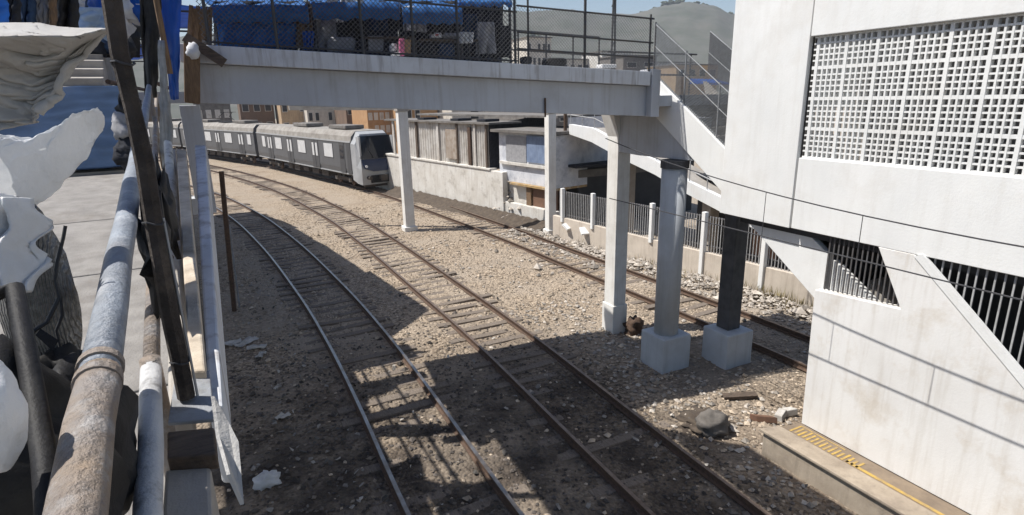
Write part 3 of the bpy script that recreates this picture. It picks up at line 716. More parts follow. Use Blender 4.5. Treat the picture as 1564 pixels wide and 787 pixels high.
# ------------------------------------------------------------------ electric train on the right-hand track
RS = spline(RGT, 0.25)
def track_at(s):
    i = max(0, min(len(RS) - 1, int(round(s / 0.25)))); return RS[i][0]
s_front = min(range(len(RS)), key=lambda i: abs(RS[i][0].y - 45.0)) * 0.25
def window_rect(m, P, nrm, d0, d1, z0, z1, t=.015, mi=0):
    m.obox((P((d0 + d1) / 2) + V((0, 0, (z0 + z1) / 2))) + nrm * t * .5, (P(d1) - P(d0)) / 2, V((0, 0, (z1 - z0) / 2)), nrm * t, mi)
def make_car(s0, length, front, label):
    a, b = track_at(s0), track_at(s0 + length); ZK = 1.23; LK = 1.2
    fw = (a - b).normalized(); lf = V((fw.y, -fw.x, 0)) * -1   # lf: the side facing the camera (left of travel is away)
    if lf.dot(V((-1, 0, 0))) < 0: lf = -lf
    t = thing('train_car', label, 'train car', (a + b) / 2, 'cars of the grey train')
    HW = 1.45; L = (a - b).length / LK
    # body section (sideways, height)
    sec = [(-HW + .06, .98), (-HW, 1.35), (-HW, 2.9), (-HW + .1, 3.32), (-HW + .42, 3.62), (HW - .42, 3.62), (HW - .1, 3.32), (HW, 2.9), (HW, 1.35), (HW - .06, .98)]
    def pt(d, x, z): return a - fw * d * LK - lf * x * 1.12 + V((0, 0, z * ZK))     # d: metres back from the nose, x: -HW is the near side
    d0 = 1.0 if front else .25
    m = MB(); n = len(sec)
    ds = [d0, L * .25, L * .5, L * .75, L - .25]
    for d in ds: m.v += [pt(d, x, z) for x, z in sec]
    for i in range(len(ds) - 1):
        for k in range(n):
            o = i * n; m.f.append([o + k, o + (k + 1) % n, o + n + (k + 1) % n, o + n + k]); m.m.append(1 if k in (2, 3, 4, 5, 6) else 0)
    m.f.append(list(range(n))[::-1]); m.m.append(0); m.f.append(list(range((len(ds) - 1) * n, len(ds) * n))); m.m.append(0)
    body = m.build('body', [M_tbody, M_troof], t)
    # gutter line and sill
    MB().bar(pt(d0, -HW - .015, 2.98), pt(L - .25, -HW - .015, 2.98), .05, .1).build('gutter', M_tfront, body)
    MB().bar(pt(d0, -HW + .035, 1.0), pt(L - .25, -HW + .035, 1.0), .05, .08).build('sill', M_tfront, body)
    lay = ((('w', 4.6, 1.45), ('d', 7.0, 1.3), ('w', 9.6, 1.5), ('d', 12.2, 1.3), ('w', 14.8, 1.5), ('d', 17.0, 1.3), ('w', 18.6, .8)) if front else
           (('w', 1.3, .8), ('d', 3.2, 1.3), ('w', 6.2, 1.7), ('d', 9.0, 1.3), ('w', 11.6, 1.6), ('d', 14.2, 1.3), ('w', 16.6, 1.6), ('d', 18.6, 1.2)))
    for side in (-1, 1):
        nr = lf if side < 0 else -lf
        for kind, d, w in lay:
            P = lambda dd: pt(dd, side * HW, 0)
            if kind == 'w':
                m = MB(); window_rect(m, P, nr, d - w / 2 - .05, d + w / 2 + .05, 1.85 * ZK, 2.82 * ZK, .012); f = m.build('window', M_tdoor, t)
                m = MB(); window_rect(m, P, nr, d - w / 2, d + w / 2, 1.9 * ZK, 2.77 * ZK, .022); m.build('pane', M_twin, f)
            else:
                m = MB(); window_rect(m, P, nr, d - w / 2, d + w / 2, 1.03 * ZK, 2.9 * ZK, .014); f = m.build('door', M_tdoor, t)
                for q in (-1, 1):
                    m = MB(); window_rect(m, P, nr, d + q * w * .24 - .17, d + q * w * .24 + .17, 1.85 * ZK, 2.72 * ZK, .026); m.build('pane', M_twin, f)
                m = MB(); window_rect(m, P, nr, d - .015, d + .015, 1.05 * ZK, 2.88 * ZK, .02); m.build('seam', M_black, f)
    # running gear
    for d in (3.4, L - 3.2):
        bg = MB(); bg.obox(pt(d, -.95, .55), fw * 1.5, lf * .09, V((0, 0, .14))); bg.obox(pt(d, .95, .55), fw * 1.5, lf * .09, V((0, 0, .14)))
        bg.obox(pt(d, 0, .6), fw * .3, lf * .95, V((0, 0, .15)))
        bo = bg.build('bogie', M_tunder, t)
        for q in (-1.1, 1.1):
            for x in (-.8, .8):
                MB().tube([pt(d + q, x - .06, .5), pt(d + q, x + .06, .5)], .41, 16).build('wheel', M_rust, bo)
            MB().obox(pt(d + q, -1.08, .52), fw * .14, lf * .06, V((0, 0, .14))).build('axle_box', M_conc, bo)
    for i, d in enumerate((6.2, 8.0, 9.9, 11.8, 13.3)):
        MB().obox(pt(d, -.75, .68), fw * random.uniform(.5, .8), lf * .5, V((0, 0, random.uniform(.18, .28)))).build('equipment_box', M_tunder, t)
    MB().obox(pt(L / 2, 0, .88), fw * (L / 2 - 1.2) * LK, lf * 1.2, V((0, 0, .09))).build('underframe', M_tunder, t)
    for i, d in enumerate((4.5, 11.5) if front else (5, 14.5)):
        MB().obox(pt(d, 0, 3.78), fw * 1.7, lf * .8, V((0, 0, .15))).build('roof_unit', M_slate, t, bevel=.06)
    if not front:
        m = MB(); 
        for x in (-.7, .7):
            m.bar(pt(9, x, 3.7), pt(10.2, x * .8, 4.2), .05, .05); m.bar(pt(10.2, x * .8, 4.2), pt(9.0, x * .6, 4.6), .05, .05)
        m.bar(pt(9, -.8, 4.62), pt(9, .8, 4.62), .08, .05); m.obox(pt(9.3, 0, 3.69), fw * 1.0, lf * .8, V((0, 0, .05))); m.build('pantograph', M_black, t)
    # gangway
    if not front: MB().obox(pt(0, 0, 2.1), fw * .3, lf * .55, V((0, 0, 1.1))).build('gangway', M_black, t)
    if front:
        # nose: silver shell tapering forward, raked windscreen mask, blue reflection as a lower panel, skirt and coupler
        def ring(d, hw, zs): return [pt(d, x, z) for x, z in zs]
        r0 = [(-1.45, .7), (-1.45, 1.5), (-1.45, 2.9), (-1.0, 3.6), (1.0, 3.6), (1.45, 2.9), (1.45, 1.5), (1.45, .7)]
        r1 = [(-1.4, .5), (-1.4, 1.5), (-1.38, 2.85), (-.95, 3.45), (.95, 3.45), (1.38, 2.85), (1.4, 1.5), (1.4, .5)]
        r2 = [(-1.28, .42), (-1.3, 1.35), (-1.22, 2.0), (-1.1, 2.6), (1.1, 2.6), (1.22, 2.0), (1.3, 1.35), (1.28, .42)]
        m = MB(); m.v += [pt(1.0, *q) for q in r0]
        m.v += [pt(.55 - (.0 if q[1] > 2.5 else .1), *q) for q in r1]
        m.v += [pt({.42: .02, 1.35: -.05, 2.0: .12, 2.6: .3}[q[1]], *q) for q in r2]
        for i in range(2):
            for k in range(8): o = i * 8; m.f.append([o + k, o + (k + 1) % 8, o + 8 + (k + 1) % 8, o + 8 + k]); m.m.append(0)
        m.f.append([16, 17, 22, 23]); m.m.append(0); m.f.append([17, 18, 21, 22]); m.m.append(0); m.f.append([18, 19, 20, 21]); m.m.append(0)
        ns = m.build('nose', M_tfront, t)
        up = V((0, 0, 1))
        gl = [pt(.1, -1.2, 1.98), pt(.1, 1.2, 1.98), pt(.52, 1.16, 3.32), pt(.52, -1.16, 3.32)]
        fn = fw * .04 + up * .012
        MB().prism([p + fn * .6 + fw * .02 for p in gl], fn).build('windscreen', M_glass, t)
        lo = [pt(-.07, -1.12, 1.42), pt(-.05, -1.2, 1.6), pt(.1, -1.22, 1.96), pt(.1, 1.22, 1.96), pt(-.05, 1.2, 1.6), pt(-.07, 1.12, 1.42), pt(-.08, .5, 1.22), pt(-.08, -.5, 1.22)]
        MB().prism([p + fw * .02 for p in lo], fw * .03).build('nose_reflection', M_bluerefl, t)
        for x in (-1, 1):
            MB().tube([pt(-.09, x * .98, 1.55), pt(-.15, x * .98, 1.55)], .1, 14).build('headlight', M_lamp, t)
            MB().obox(pt(.3, x * 1.22, 2.7), fw * .25, lf * .06, V((0, 0, .75))).build('windscreen_pillar', M_tfront, t)
            MB().bar(pt(-.02, x * .35, 2.0), pt(.3, x * .7, 2.75), .03, .03).build('wiper', M_black, t)
            MB().tube([pt(.02, x * .85, .85), pt(-.35, x * .85, .85)], .14, 10).build('buffer', M_tunder, t)
        MB().obox(pt(-.02, 0, .75), fw * .08, lf * .75, V((0, 0, .28))).build('buffer_beam', M_black, t)
        c = MB(); c.obox(pt(-.25, 0, .85), fw * .35, lf * .12, V((0, 0, .14))); c.obox(pt(-.58, 0, .85), fw * .08, lf * .25, V((0, 0, .2))); c.build('coupler', M_tunder, t)
        MB().obox(pt(.3, 0, .35), fw * .1, lf * 1.15, V((0, 0, .12))).build('cowcatcher', M_tunder, t)
        P = lambda dd: pt(dd, -HW, 0)
        m = MB(); window_rect(m, P, lf, 2.0, 2.8, 1.05 * ZK, 2.9 * ZK, .014); f = m.build('cab_door', M_tdoor, t)
        m = MB(); window_rect(m, P, lf, 2.12, 2.68, 1.9 * ZK, 2.75 * ZK, .024); m.build('pane', M_glass, f)
        m = MB(); window_rect(m, P, lf, 1.1, 1.65, 1.0 * ZK, 2.95 * ZK, .012); m.build('cab_panel', M_tdoor, t)
    return t
make_car(s_front - .9, 25.0, True, 'leading car of the grey train, with a blue reflection painted below its dark windscreen')
make_car(s_front + 24.5, 24.4, False, 'second car of the grey train, coupled behind the leading car')
make_car(s_front + 49.3, 24.4, False, 'third car of the grey train, mostly hidden behind the walkway')

# ------------------------------------------------------------------ trackside wall, shed and yard to the right of the train
W0, W1 = (11.9, 41.1), (14.0, 29.5)
def wl(px, py, off=0):
    return at_line(px, py, W0, W1) + V((.984, .178, 0)) * off
def wq(m, x0, x1, za0, za1, zb0, zb1, o0, o1):
    """wall slab between photo columns x0 and x1 on the wall line: bottom heights za, top heights zb, offsets o"""
    def q(x, z, o): p = wl(x, 280, o); return V((p.x, p.y, z))
    return m.hexa([q(x0, za0, o0), q(x1, za1, o0), q(x1, za1, o1), q(x0, za0, o1), q(x0, zb0, o0), q(x1, zb1, o0), q(x1, zb1, o1), q(x0, zb0, o1)])
tw = thing('trackside_wall', 'long whitewashed wall with a broken end beside the right-hand track', 'wall', wl(690, 300))
m = MB(); wq(m, 520, 768, -.2, -.2, 2.62, 2.6, 0, .35); m.build('wall_face', M_wwall, tw, bevel=.03)
m = MB(); wq(m, 520, 750, 2.603, 2.603, 2.78, 2.72, -.06, .45); m.build('coping', M_wwall, tw, bevel=.02)
sh = thing('corrugated_shed', 'shed of stained corrugated sheets standing on the whitewashed wall', 'shed', wl(690, 240, 1))
m = MB()
def shed_fn(u, v):
    x = 606 + 138 * u; p = wl(x, 240, .12 + .035 * math.sin(u * 240)); return V((p.x, p.y, 2.62 + 2.55 * v))
m.grid(shed_fn, 500, 1); m.build('sheet_wall', M_corr, sh, solid=.01)
for i, x in enumerate((606, 640, 672, 700, 727, 744)):
    m = MB(); wq(m, x - 1.2, x + 1.2, 2.6, 2.6, 5.18, 5.18, -.0, .1); m.build('timber_batten', M_plank if i % 2 else M_corr, sh)
m = MB(); wq(m, 684, 700, 3.0, 3.0, 4.8, 4.8, -.02, .07); m.build('rusty_door', mat('rust_stained_grey_sheet', (.4, .35, .3), (.26, .2, .15), 3, .85, streak=.6, scol=(.13, .08, .05)), sh)
m = MB(); wq(m, 717, 721, 2.75, 2.75, 5.0, 5.0, -.02, .07); m.build('rusty_sheet', M_rust, sh)
p = wl(744, 240, .2); q = wl(744, 240, 4.5)
MB().hexa([(p.x, p.y, 2.6), (q.x, q.y, 2.6), (q.x, q.y + .2, 2.6), (p.x, p.y + .2, 2.6), (p.x, p.y, 5.15), (q.x, q.y, 5.6), (q.x, q.y + .2, 5.6), (p.x, p.y + .2, 5.15)]).build('side_wall', M_char, sh)
m = MB(); wq(m, 596, 752, 5.19, 5.19, 5.3, 5.3, -.12, 2.2); m.build('roof', M_slate, sh)
m = MB(); wq(m, 600, 800, 5.5, 5.5, 5.62, 5.62, 2.4, 6.5); m.build('rear_roof', M_slate, sh)
for x in (640, 690, 730):
    m = MB(); pz = wl(x, 240, .8); m.obox((pz.x, pz.y, 5.38), (.5, .1, 0), (-.1, .4, 0), (0, 0, .07)); m.build('roof_clutter', M_char, sh)
# second building beyond the wall's broken end
hs = thing('peeling_house', 'small house with peeling blue-white walls next to the corrugated shed', 'house', wl(790, 300, 1.5))
def hq(x0, x1, z0, z1, o0, o1): m = MB(); wq(m, x0, x1, z0, z0, z1, z1, o0, o1); return m
hq(757, 842, 2.1, 4.75, .32, 4).build('wall', M_bluewall, hs)
hq(768, 798, 3.25, 4.6, .27, .318).build('upper_panel', M_gfab, hs)
hq(800, 842, 3.3, 4.7, .22, .318).build('blue_shutter', mat('faded_blue_shutter', (0.2, 0.26, 0.38), (0.14, 0.19, 0.3), 3, .8, streak=.4), hs)
hq(760, 842, 3.05, 3.2, .16, .318).build('ledge', M_wwall, hs)
hq(752, 846, 4.8, 4.95, -.05, 4.4).build('roof', M_slate, hs)
hq(776, 842, 1.98, 2.09, .1, 3).build('ochre_band', mat('ochre_stain_band', (.45, .3, .12), (.3, .2, .1), 4, .9, spot=.8, pcol=(.5, .47, .42), pscale=3), hs)
hq(764, 798, .9, 1.97, .5, 3).build('lower_wall', M_wwall, hs)
hq(798, 805, .9, 1.97, .25, .6).build('door_post', M_wood, hs); hq(806, 842, .9, 1.97, .35, .45).build('brown_gate', M_brown, hs)
lw_ = hq(766, 846, -.2, .95, .1, .4); tag(lw_.build('low_wall', M_wwall, bevel=.03), 'low whitewashed wall section in front of the brown gate', 'wall')
# heap of collapsed wall between the two walls
m = MB(); p = wl(766, 300, .5)
for i in range(60):
    r = random.uniform(.07, .18); h = random.random(); m.stone((p.x + random.gauss(0, .45) * (1.2 - h), p.y + random.gauss(0, .7) * (1.2 - h), h * 1.5), r)
tag(m.build('collapsed_masonry', M_rub), 'heap of collapsed masonry at the broken end of the whitewashed wall', 'rubble heap')['kind'] = 'stuff'
# dirt bank along the wall foot
m = MB()
def bank(u, v):
    x = 605 + 235 * u; p = wl(x, 290, -.05 - 1.15 * (1 - v)); return V((p.x, p.y, -.1 + .5 * v ** 1.5 + .12 * noise.noise(V((u * 40, v * 5, 1))) * v))
m.grid(bank, 120, 8); o = m.build('earth_bank', M_dirt, smooth=True); tag(o, 'low bank of dark earth along the foot of the whitewashed wall', 'earth bank'); o['kind'] = 'structure'
# grey cabinet standing between the train nose and the pillar
# rust brown wall and poles between the bridge pillar and the ramp
def far_box(name, mtl, parent, px0, px1, y, z0, z1, depth):
    a = at_y(px0, 250, y); b = at_y(px1, 250, y); return MB().box(a.x, b.x, y, y + depth, z0, z1).build(name, mtl, parent)
bw_ = thing('brown_shack', 'rust brown shack wall beneath the upper end of the access ramp', 'shack', at_y(860, 300, 27))
far_box('wall', M_brown, bw_, 836, 880, 27, -.1, 4.3, 3); far_box('roof', M_wwall, bw_, 832, 884, 26.7, 4.303, 4.5, 3.6)
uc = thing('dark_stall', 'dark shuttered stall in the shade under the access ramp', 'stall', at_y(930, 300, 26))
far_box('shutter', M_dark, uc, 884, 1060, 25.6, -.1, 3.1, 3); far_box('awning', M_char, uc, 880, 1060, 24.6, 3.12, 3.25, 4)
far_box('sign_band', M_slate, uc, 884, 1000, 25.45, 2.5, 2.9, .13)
uc = thing('dark_stall', 'dark closed stall behind the near part of the trackside fence', 'stall', (20, 14, 0))
MB().box(19.2, 22.5, 10.5, 19.5, -.1, 3.0).build('shutter', M_dark, uc); MB().box(18.9, 22.8, 10, 20, 3.01, 3.15).build('awning', M_char, uc)
MB().box(19.1, 19.19, 11, 14, .6, 2.3).build('poster', M_gfab, uc); MB().box(19.1, 19.19, 15, 16.2, .2, 2.2).build('door', M_brown, uc)
pp = at_y(863, 300, 25.6)
tag(MB().tube([(pp.x, 25.6, -.1), (pp.x, 25.6, 6.4)], .09, 10).build('rusty_pole', M_rust), 'tall rusty pole in front of the brown shack', 'pole')

# ------------------------------------------------------------------ houses seen under the bridge and over its deck
def block(label, px0, px1, dist_y, ztop, mtl, rows, cols, wcol=None, roofm=None, zb=-.1, wz=None, depth=9, kind='house'):
    a = at_y(px0, 165, dist_y); b = at_y(px1, 165, dist_y); x0, x1 = a.x, b.x
    t = thing(kind, label, 'house' if kind == 'house' else 'apartment block', ((x0 + x1) / 2, dist_y, zb))
    MB().box(x0, x1, dist_y, dist_y + depth, zb, ztop).build('wall', mtl, t)
    MB().box(x0 - .25, x1 + .25, dist_y - .3, dist_y + depth + .3, ztop + .003, ztop + .25).build('roof', roofm or M_slate, t)
    z0, z1 = wz or (max(zb + 1, 1), ztop - .5)
    cw = (x1 - x0) / cols; rh = (z1 - z0) / max(rows, 1)
    for r in range(rows):
        for c in range(cols):
            if random.random() < .12: continue
            wx = x0 + cw * (c + .5); w = cw * .26; wz0 = z0 + rh * r + rh * .25
            f = MB().box(wx - w - .06, wx + w + .06, dist_y - .04, dist_y + .02, wz0 - .06, wz0 + rh * .5 + .06).build('window', M_wwall, t)
            MB().box(wx - w, wx + w, dist_y - .055, dist_y - .03, wz0, wz0 + rh * .5).build('pane', wcol or M_dark, f)
    return t
M_tan = mat('tan_render', (.5, .36, .22), (.42, .3, .19), .8, .9, streak=.4, spot=.3)
M_pale = mat('pale_render', (.62, .57, .5), (.52, .48, .42), .8, .9, streak=.3, spot=.3)
M_dbrown = mat('dark_brown_brick', (.17, .11, .075), (.12, .08, .055), .8, .9, spot=.3)
block('dark grey house with a black roof at the far left behind the train', 296, 352, 118, 9.5, M_slate, 3, 4, wcol=M_wwall)
block('brown brick house behind the train roof', 366, 418, 104, 8.6, M_dbrown, 2, 3)
block('tan rendered house between the brown brick and the pale house', 428, 468, 98, 8.4, M_tan, 2, 3)
block('pale cream house with small dark windows behind the train', 468, 518, 94, 8.5, M_pale, 3, 5)
block('dark brown house left of the orange brick house', 528, 566, 84, 7.7, M_dbrown, 2, 3)
block('orange bare brick house with rows of windows behind the train nose', 560, 612, 72, 7.6, M_orange, 4, 6, wcol=M_pale)
block('orange brick house above the shed roof', 618, 668, 66, 7.2, M_orange, 2, 4)
block('pale house above the right end of the shed roof', 690, 800, 62, 7.0, M_pale, 2, 5)
block('dark grey house behind the second pillar', 800, 868, 48, 7.0, M_slate, 2, 4)
block('grey house with blue windows beyond the access ramp', 868, 940, 58, 7.2, M_bluewall, 2, 4, wcol=M_denim)
# hillside houses seen above the bridge deck
block('pale apartment block with arched windows seen over the bridge railing', 806, 842, 120, 19.5, M_pale, 2, 5, zb=0, wz=(13, 19), kind='apartment_block')
block('low cream house row seen over the bridge railing', 846, 912, 128, 15.5, M_pale, 1, 6, zb=0, wz=(12.2, 15), kind='apartment_block')
block('white apartment block seen between the bridge railing posts', 918, 962, 122, 17.0, M_wwall, 1, 3, zb=0, wz=(12.2, 16), kind='apartment_block')
block('grey block seen behind the stair head railing', 950, 1000, 105, 14.8, M_slate, 1, 2, zb=0, wz=(12, 14), kind='apartment_block')
block('tan house seen through the landing railing', 1030, 1092, 92, 12.2, M_tan, 1, 4, zb=0, wz=(9.5, 12), kind='apartment_block')
block('grey house low on the hill behind the stair', 1000, 1060, 110, 13.8, M_bluewall, 1, 4, zb=0, wz=(11, 13.4), kind='apartment_block')
p = at_y(1098, 120, 60)
tag(MB().hexa([(p.x - 2.2, 60, 8.0), (p.x + 2.5, 60, 7.8), (p.x + 2.5, 63, 7.8), (p.x - 2.2, 63, 8.0), (p.x - 2.2, 60, 8.1), (p.x + 2.5, 60, 7.9), (p.x + 2.5, 63, 8.6), (p.x - 2.2, 63, 8.7)]).build('awning', M_tarpbr), 'bright blue awning beyond the stair landing', 'awning')
# electric poles
def epole(px, y, z, label, twin=False):
    p = at_y(px, 60, y); t = thing('electric_pole', label, 'electric pole', (p.x, y, 0))
    if twin:
        for q in (-.45, .45):
            MB().tube([(p.x + q, y, -.1), (p.x + q * .25, y, z)], .13, 8).build('leg', M_fpost, t)
        for k in range(5):
            zz = z * (.35 + .13 * k); MB().bar((p.x - .4, y, zz), (p.x + .4, y, zz + 1.6), .07, .07).build('brace', M_fpost, t)
    else: MB().tube([(p.x, y, -.1), (p.x, y, z)], .12, 8).build('shaft', M_fpost, t)
    MB().bar((p.x - 1.0, y, z - .6), (p.x + 1.0, y, z - .6), .1, .12).build('crossarm', M_fpost, t)
    return p
epole(937, 64, 20, 'twin-legged electric pole rising beyond the bridge railing', True)
# ------------------------------------------------------------------ fence and vendors' goods on the footbridge
def bp(px, py, off):
    p0 = br(0, off, 0); p1 = br(1, off, 0); return at_line(px, py, (p0.x, p0.y), (p1.x, p1.y))
def bz(px, off=0): # deck top height at that photo column
    p = bp(px, 90, off); s = (p.x + .2) / 9.2; return 7.6 - .5 * s
ff = thing('footbridge_fence', 'tall dark wire mesh fence in front of the vendors on the footbridge', 'fence', br(.3, .1, 7.6))
a, b = br(.02, .1, 7.6), br(.645, .1, 7.6); h = V((0, 0, 1.75))
m = MB(); meshpanel(m, a, b, a + h, b + h, .088, .0065); m.build('mesh', M_blackmesh, ff)
for px in (322, 425, 555, 632, 700, 787):
    p = bp(px, 80, .1); z = bz(px); MB().tube([(p.x, p.y, z), (p.x, p.y, z + 1.85)], .028, 8).build('post', M_fpost, ff)
for dz in (.06, 1.0, 1.74):
    MB().tube([a + V((0, 0, dz)), b + V((0, 0, dz))], .02, 6).build('rail', M_fpost, ff)
fr = thing('footbridge_railing', 'open dark pipe railing on the right end of the footbridge', 'railing', br(.8, .1, 7.6))
a, b = br(.645, .1, 7.6), br(.995, .1, 7.6)
for dz in (1.12, .62, .3): MB().tube([a + V((0, 0, dz)), b + V((0, 0, dz))], .02, 6).build('rail', M_fpost, fr)
for px, hh in ((807, 1.9), (893, 1.75), (992, 1.2)):
    p = bp(px, 80, .1); z = bz(px); MB().tube([(p.x, p.y, z), (p.x, p.y, z + hh)], .03 if px == 893 else .022, 8).build('post', M_fpost, fr)
m = MB(); meshpanel(m, a, b, a + V((0, 0, 1.12)), b + V((0, 0, 1.12)), .07, .0032); m.build('mesh', M_blackmesh, fr)
# far side of the bridge
fr2 = thing('footbridge_railing', 'low railing along the rear edge of the footbridge', 'railing', br(.8, 3.3, 7.6))
a2, b2 = br(.66, 2.35, 7.6), br(.98, 2.35, 7.6)
for dz in (.95, .5): MB().tube([a2 + V((0, 0, dz)), b2 + V((0, 0, dz))], .02, 6).build('rail', M_fpost, fr2)
for s in (.66, .74, .82, .9, .98): MB().tube([br(s, 2.35, 7.6), br(s, 2.35, 8.55)], .02, 6).build('post', M_fpost, fr2)

def slab_at(px0, py0, px1, py1, off, th):
    """upright box whose front face covers a photo rectangle, standing `off` metres behind the bridge's near edge"""
    a0, a1, b1, b0 = bp(px0, py1, off), bp(px1, py1, off), bp(px1, py0, off), bp(px0, py0, off)
    n = V((.114, .9935, 0)) * th
    return MB().hexa([a0, a1, a1 + n, a0 + n, b0, b1, b1 + n, b0 + n])
def awning(px0, px1, pyf, off0, off1, drop, label, mtl=None, hang=.3):
    """a sloped tarpaulin roof on four poles"""
    t = thing('market_or_shade_awning', label, 'awning', bp((px0 + px1) / 2, 90, off0))
    def fn(u, v):
        x = px0 + (px1 - px0) * u; f = bp(x, pyf, off0); r = bp(x, 90, off1); r.z = f.z + drop
        if v < .12:
            p = f + V((0, 0, -hang * (1 - v / .12) + .02 * math.sin(u * 31)))
        else:
            k = (v - .12) / .88; p = f * (1 - k) + r * k; p.z -= .12 * math.sin(math.pi * k) * (.7 + .3 * math.sin(u * 17)) 
        p.z += .03 * noise.noise(V((u * 9, v * 6, px0))); return p
    m = MB(); m.grid(fn, 60, 16); m.build('tarpaulin', mtl or M_tarpb, t, smooth=True, solid=.006)
    for x in (px0 + 3, px1 - 3):
        f = bp(x, pyf, off0 + .15); z = bz(x); MB().tube([(f.x, f.y, z), (f.x, f.y, f.z + .02)], .018, 6).build('pole', M_fpost, t)
        f = bp(x, 90, off1 - .1); zt = bp(x, pyf, off0).z + drop; MB().tube([(f.x, f.y, z), (f.x, f.y, zt - .02)], .018, 6).build('pole', M_fpost, t)
    return t
awning(322, 470, 8, .45, 4.0, .75, 'long blue tarpaulin awning over the left end of the footbridge stalls')
awning(476, 610, 4, .5, 4.1, .8, 'blue tarpaulin awning over the middle of the footbridge stalls')
awning(614, 706, 12, .4, 3.3, .7, 'blue tarpaulin awning above the white shirts')
awning(700, 782, 2, .7, 2.3, .4, 'blue tarpaulin awning at the right end of the footbridge stalls', M_tarpb, .1)
def cloth(name, px0, py0, px1, py1, off, mtl, label, cat, group=None, fold=.05, wav=3.0, th=.02, taper=0.0, ragged=.0):
    def fn(u, v):
        w = 1 - taper * v; x = (px0 + px1) / 2 + (px1 - px0) * (u - .5) * w; y = py1 + (py0 - py1) * (1 - v) + ragged * noise.noise(V((u * 5, off, px0))) * v
        p = bp(x, y, off); p += V((.114, .9935, 0)) * fold * (math.sin(u * wav * 6.28 + v * 2) * (.3 + v) + noise.noise(V((u * 4, v * 4, px0))))
        return p
    m = MB(); m.grid(fn, 26, 16); o = m.build(name, mtl, smooth=True, solid=th); tag(o, label, cat, group); return o
# dark cloths added to make the space behind the stalls dark
for i, (x0, x1, mt, lb) in enumerate(((326, 455, M_char, 'charcoal cloth added for the darkness behind the left stall on the footbridge'), (458, 608, M_char, 'charcoal cloth added for the darkness behind the hanging clothes'), (612, 700, M_black, 'black cloth added for the darkness behind the white shirts'), (702, 768, M_char, 'charcoal cloth added for the darkness behind the right-hand stall on the bridge'))):
    cloth('back_or_darkness_cloth', x0, 2, x1, 100 + i * 4, 2.3, mt, lb, 'cloth', fold=.08, wav=4)
cloth('tarpaulin', 330, 36, 452, 74, .75, M_tarpb, 'blue tarpaulin sheet hung low along the left stall front', 'tarpaulin', fold=.05, wav=5)
cloth('blanket', 330, 16, 450, 36, .9, M_wood, 'brown and beige blankets hung above the low blue sheet', 'blanket', fold=.06, wav=6)
cloth('blue_bag', 462, 48, 480, 76, .5, M_tarpbr, 'small bright blue bag hanging by the second fence post', 'bag', taper=.3)
GR = 'dark garments hanging on the footbridge stalls'
for i, (x0, y0, x1, y1, mt, lb) in enumerate(((452, 12, 476, 72, M_wood, 'brown coat hanging left of the small blue bag'), (484, 28, 512, 74, M_gfab, 'grey pullover hanging right of the small blue bag'), (512, 24, 538, 70, M_char, 'charcoal jacket hanging beside the grey pullover'), (536, 30, 556, 62, M_black, 'black trousers hanging at the middle fence post'),
        (566, 18, 590, 46, M_denim, 'denim trousers hanging left of the white shirts'), (590, 22, 614, 44, M_char, 'charcoal shirt hanging just left of the white shirts'), (654, 14, 676, 52, M_black, 'black jacket hanging right of the white shirts'), (678, 18, 700, 56, M_char, 'charcoal coat hanging at the fourth fence post'), (704, 22, 728, 66, M_denim, 'dark denim jacket hanging at the right-hand stall'), (730, 34, 754, 82, M_gfab, 'grey cloth hanging near the end of the mesh fence'), (756, 40, 778, 88, M_char, 'charcoal cloth at the very end of the mesh fence'))):
    cloth('garment', x0, y0, x1, y1, .8 + .12 * (i % 3), mt, lb, 'garment', GR, fold=.05, wav=1.6, th=.05, taper=-.15, ragged=4)
for i, (x0, y0, x1, y1, lb) in enumerate(((500, -4, 516, 16, 'white bag hanging under the awning, left of the other white bags'), (520, -4, 540, 24, 'largest white bag hanging under the awning'), (543, -4, 556, 12, 'small white bag hanging next to the largest one'), (506, 20, 526, 32, 'folded white cloth hanging below the white bags'))):
    cloth('white_bag', x0, y0, x1, y1, .6, M_wfab, lb, 'bag', 'white bags under the awning', fold=.05, wav=1.2, th=.06, taper=.35, ragged=5)
cloth('shirt', 618, 10, 634, 47, .6, M_wfab, 'white shirt hanging left, with a bright edge', 'shirt', 'white shirts on the bridge stall', wav=1.2, th=.05)
cloth('shirt', 634, 14, 650, 49, .62, M_gfab, 'pale grey shirt hanging right of the white shirt', 'shirt', 'white shirts on the bridge stall', wav=1.2, th=.05)
cloth('cloth', 702, 50, 722, 66, .5, M_wfab, 'pale cloth draped low at the right-hand stall', 'cloth', th=.05)
# tables with goods
def table(px0, px1, py, off, label):
    t = thing('stall_table', label, 'table', bp((px0 + px1) / 2, py + 25, off))
    a, b = bp(px0, py, off), bp(px1, py, off); n = V((.114, .9935, 0))
    m = MB().hexa([a + V((0, 0, -.04)), b + V((0, 0, -.04)), b + n * .7 + V((0, 0, -.04)), a + n * .7 + V((0, 0, -.04)), a, b, b + n * .7, a + n * .7]); m.build('tabletop', M_plank, t)
    for c in (a, b, a + n * .66, b + n * .66):
        z = 7.6 - .5 * (c.x + .2) / 9.2; MB().tube([(c.x, c.y, z), (c.x, c.y, c.z - .03)], .018, 6).build('leg', M_fpost, t)
table(556, 634, 56, .55, 'narrow goods table behind the middle of the mesh fence')
table(640, 730, 60, .7, 'goods table behind the mesh fence right of the pink box')
def goods(name, x0, y0, x1, y1, off, th, mt, label, cat, bev=.02):
    tag(slab_at(x0, y0, x1, y1, off, th).build(name, mt, bevel=bev), label, cat)
goods('cardboard_box', 617, 60, 628, 84, .45, .25, M_card, 'upright brown cardboard box standing behind the pink box', 'box')
goods('plastic_box', 610, 59, 618, 86, .3, .14, M_pink, 'bright pink upright box at the foot of the mesh fence', 'box')
goods('plastic_box', 596, 66, 607, 79, .35, .2, M_wfab, 'small rounded white box left of the pink box', 'box', .04)
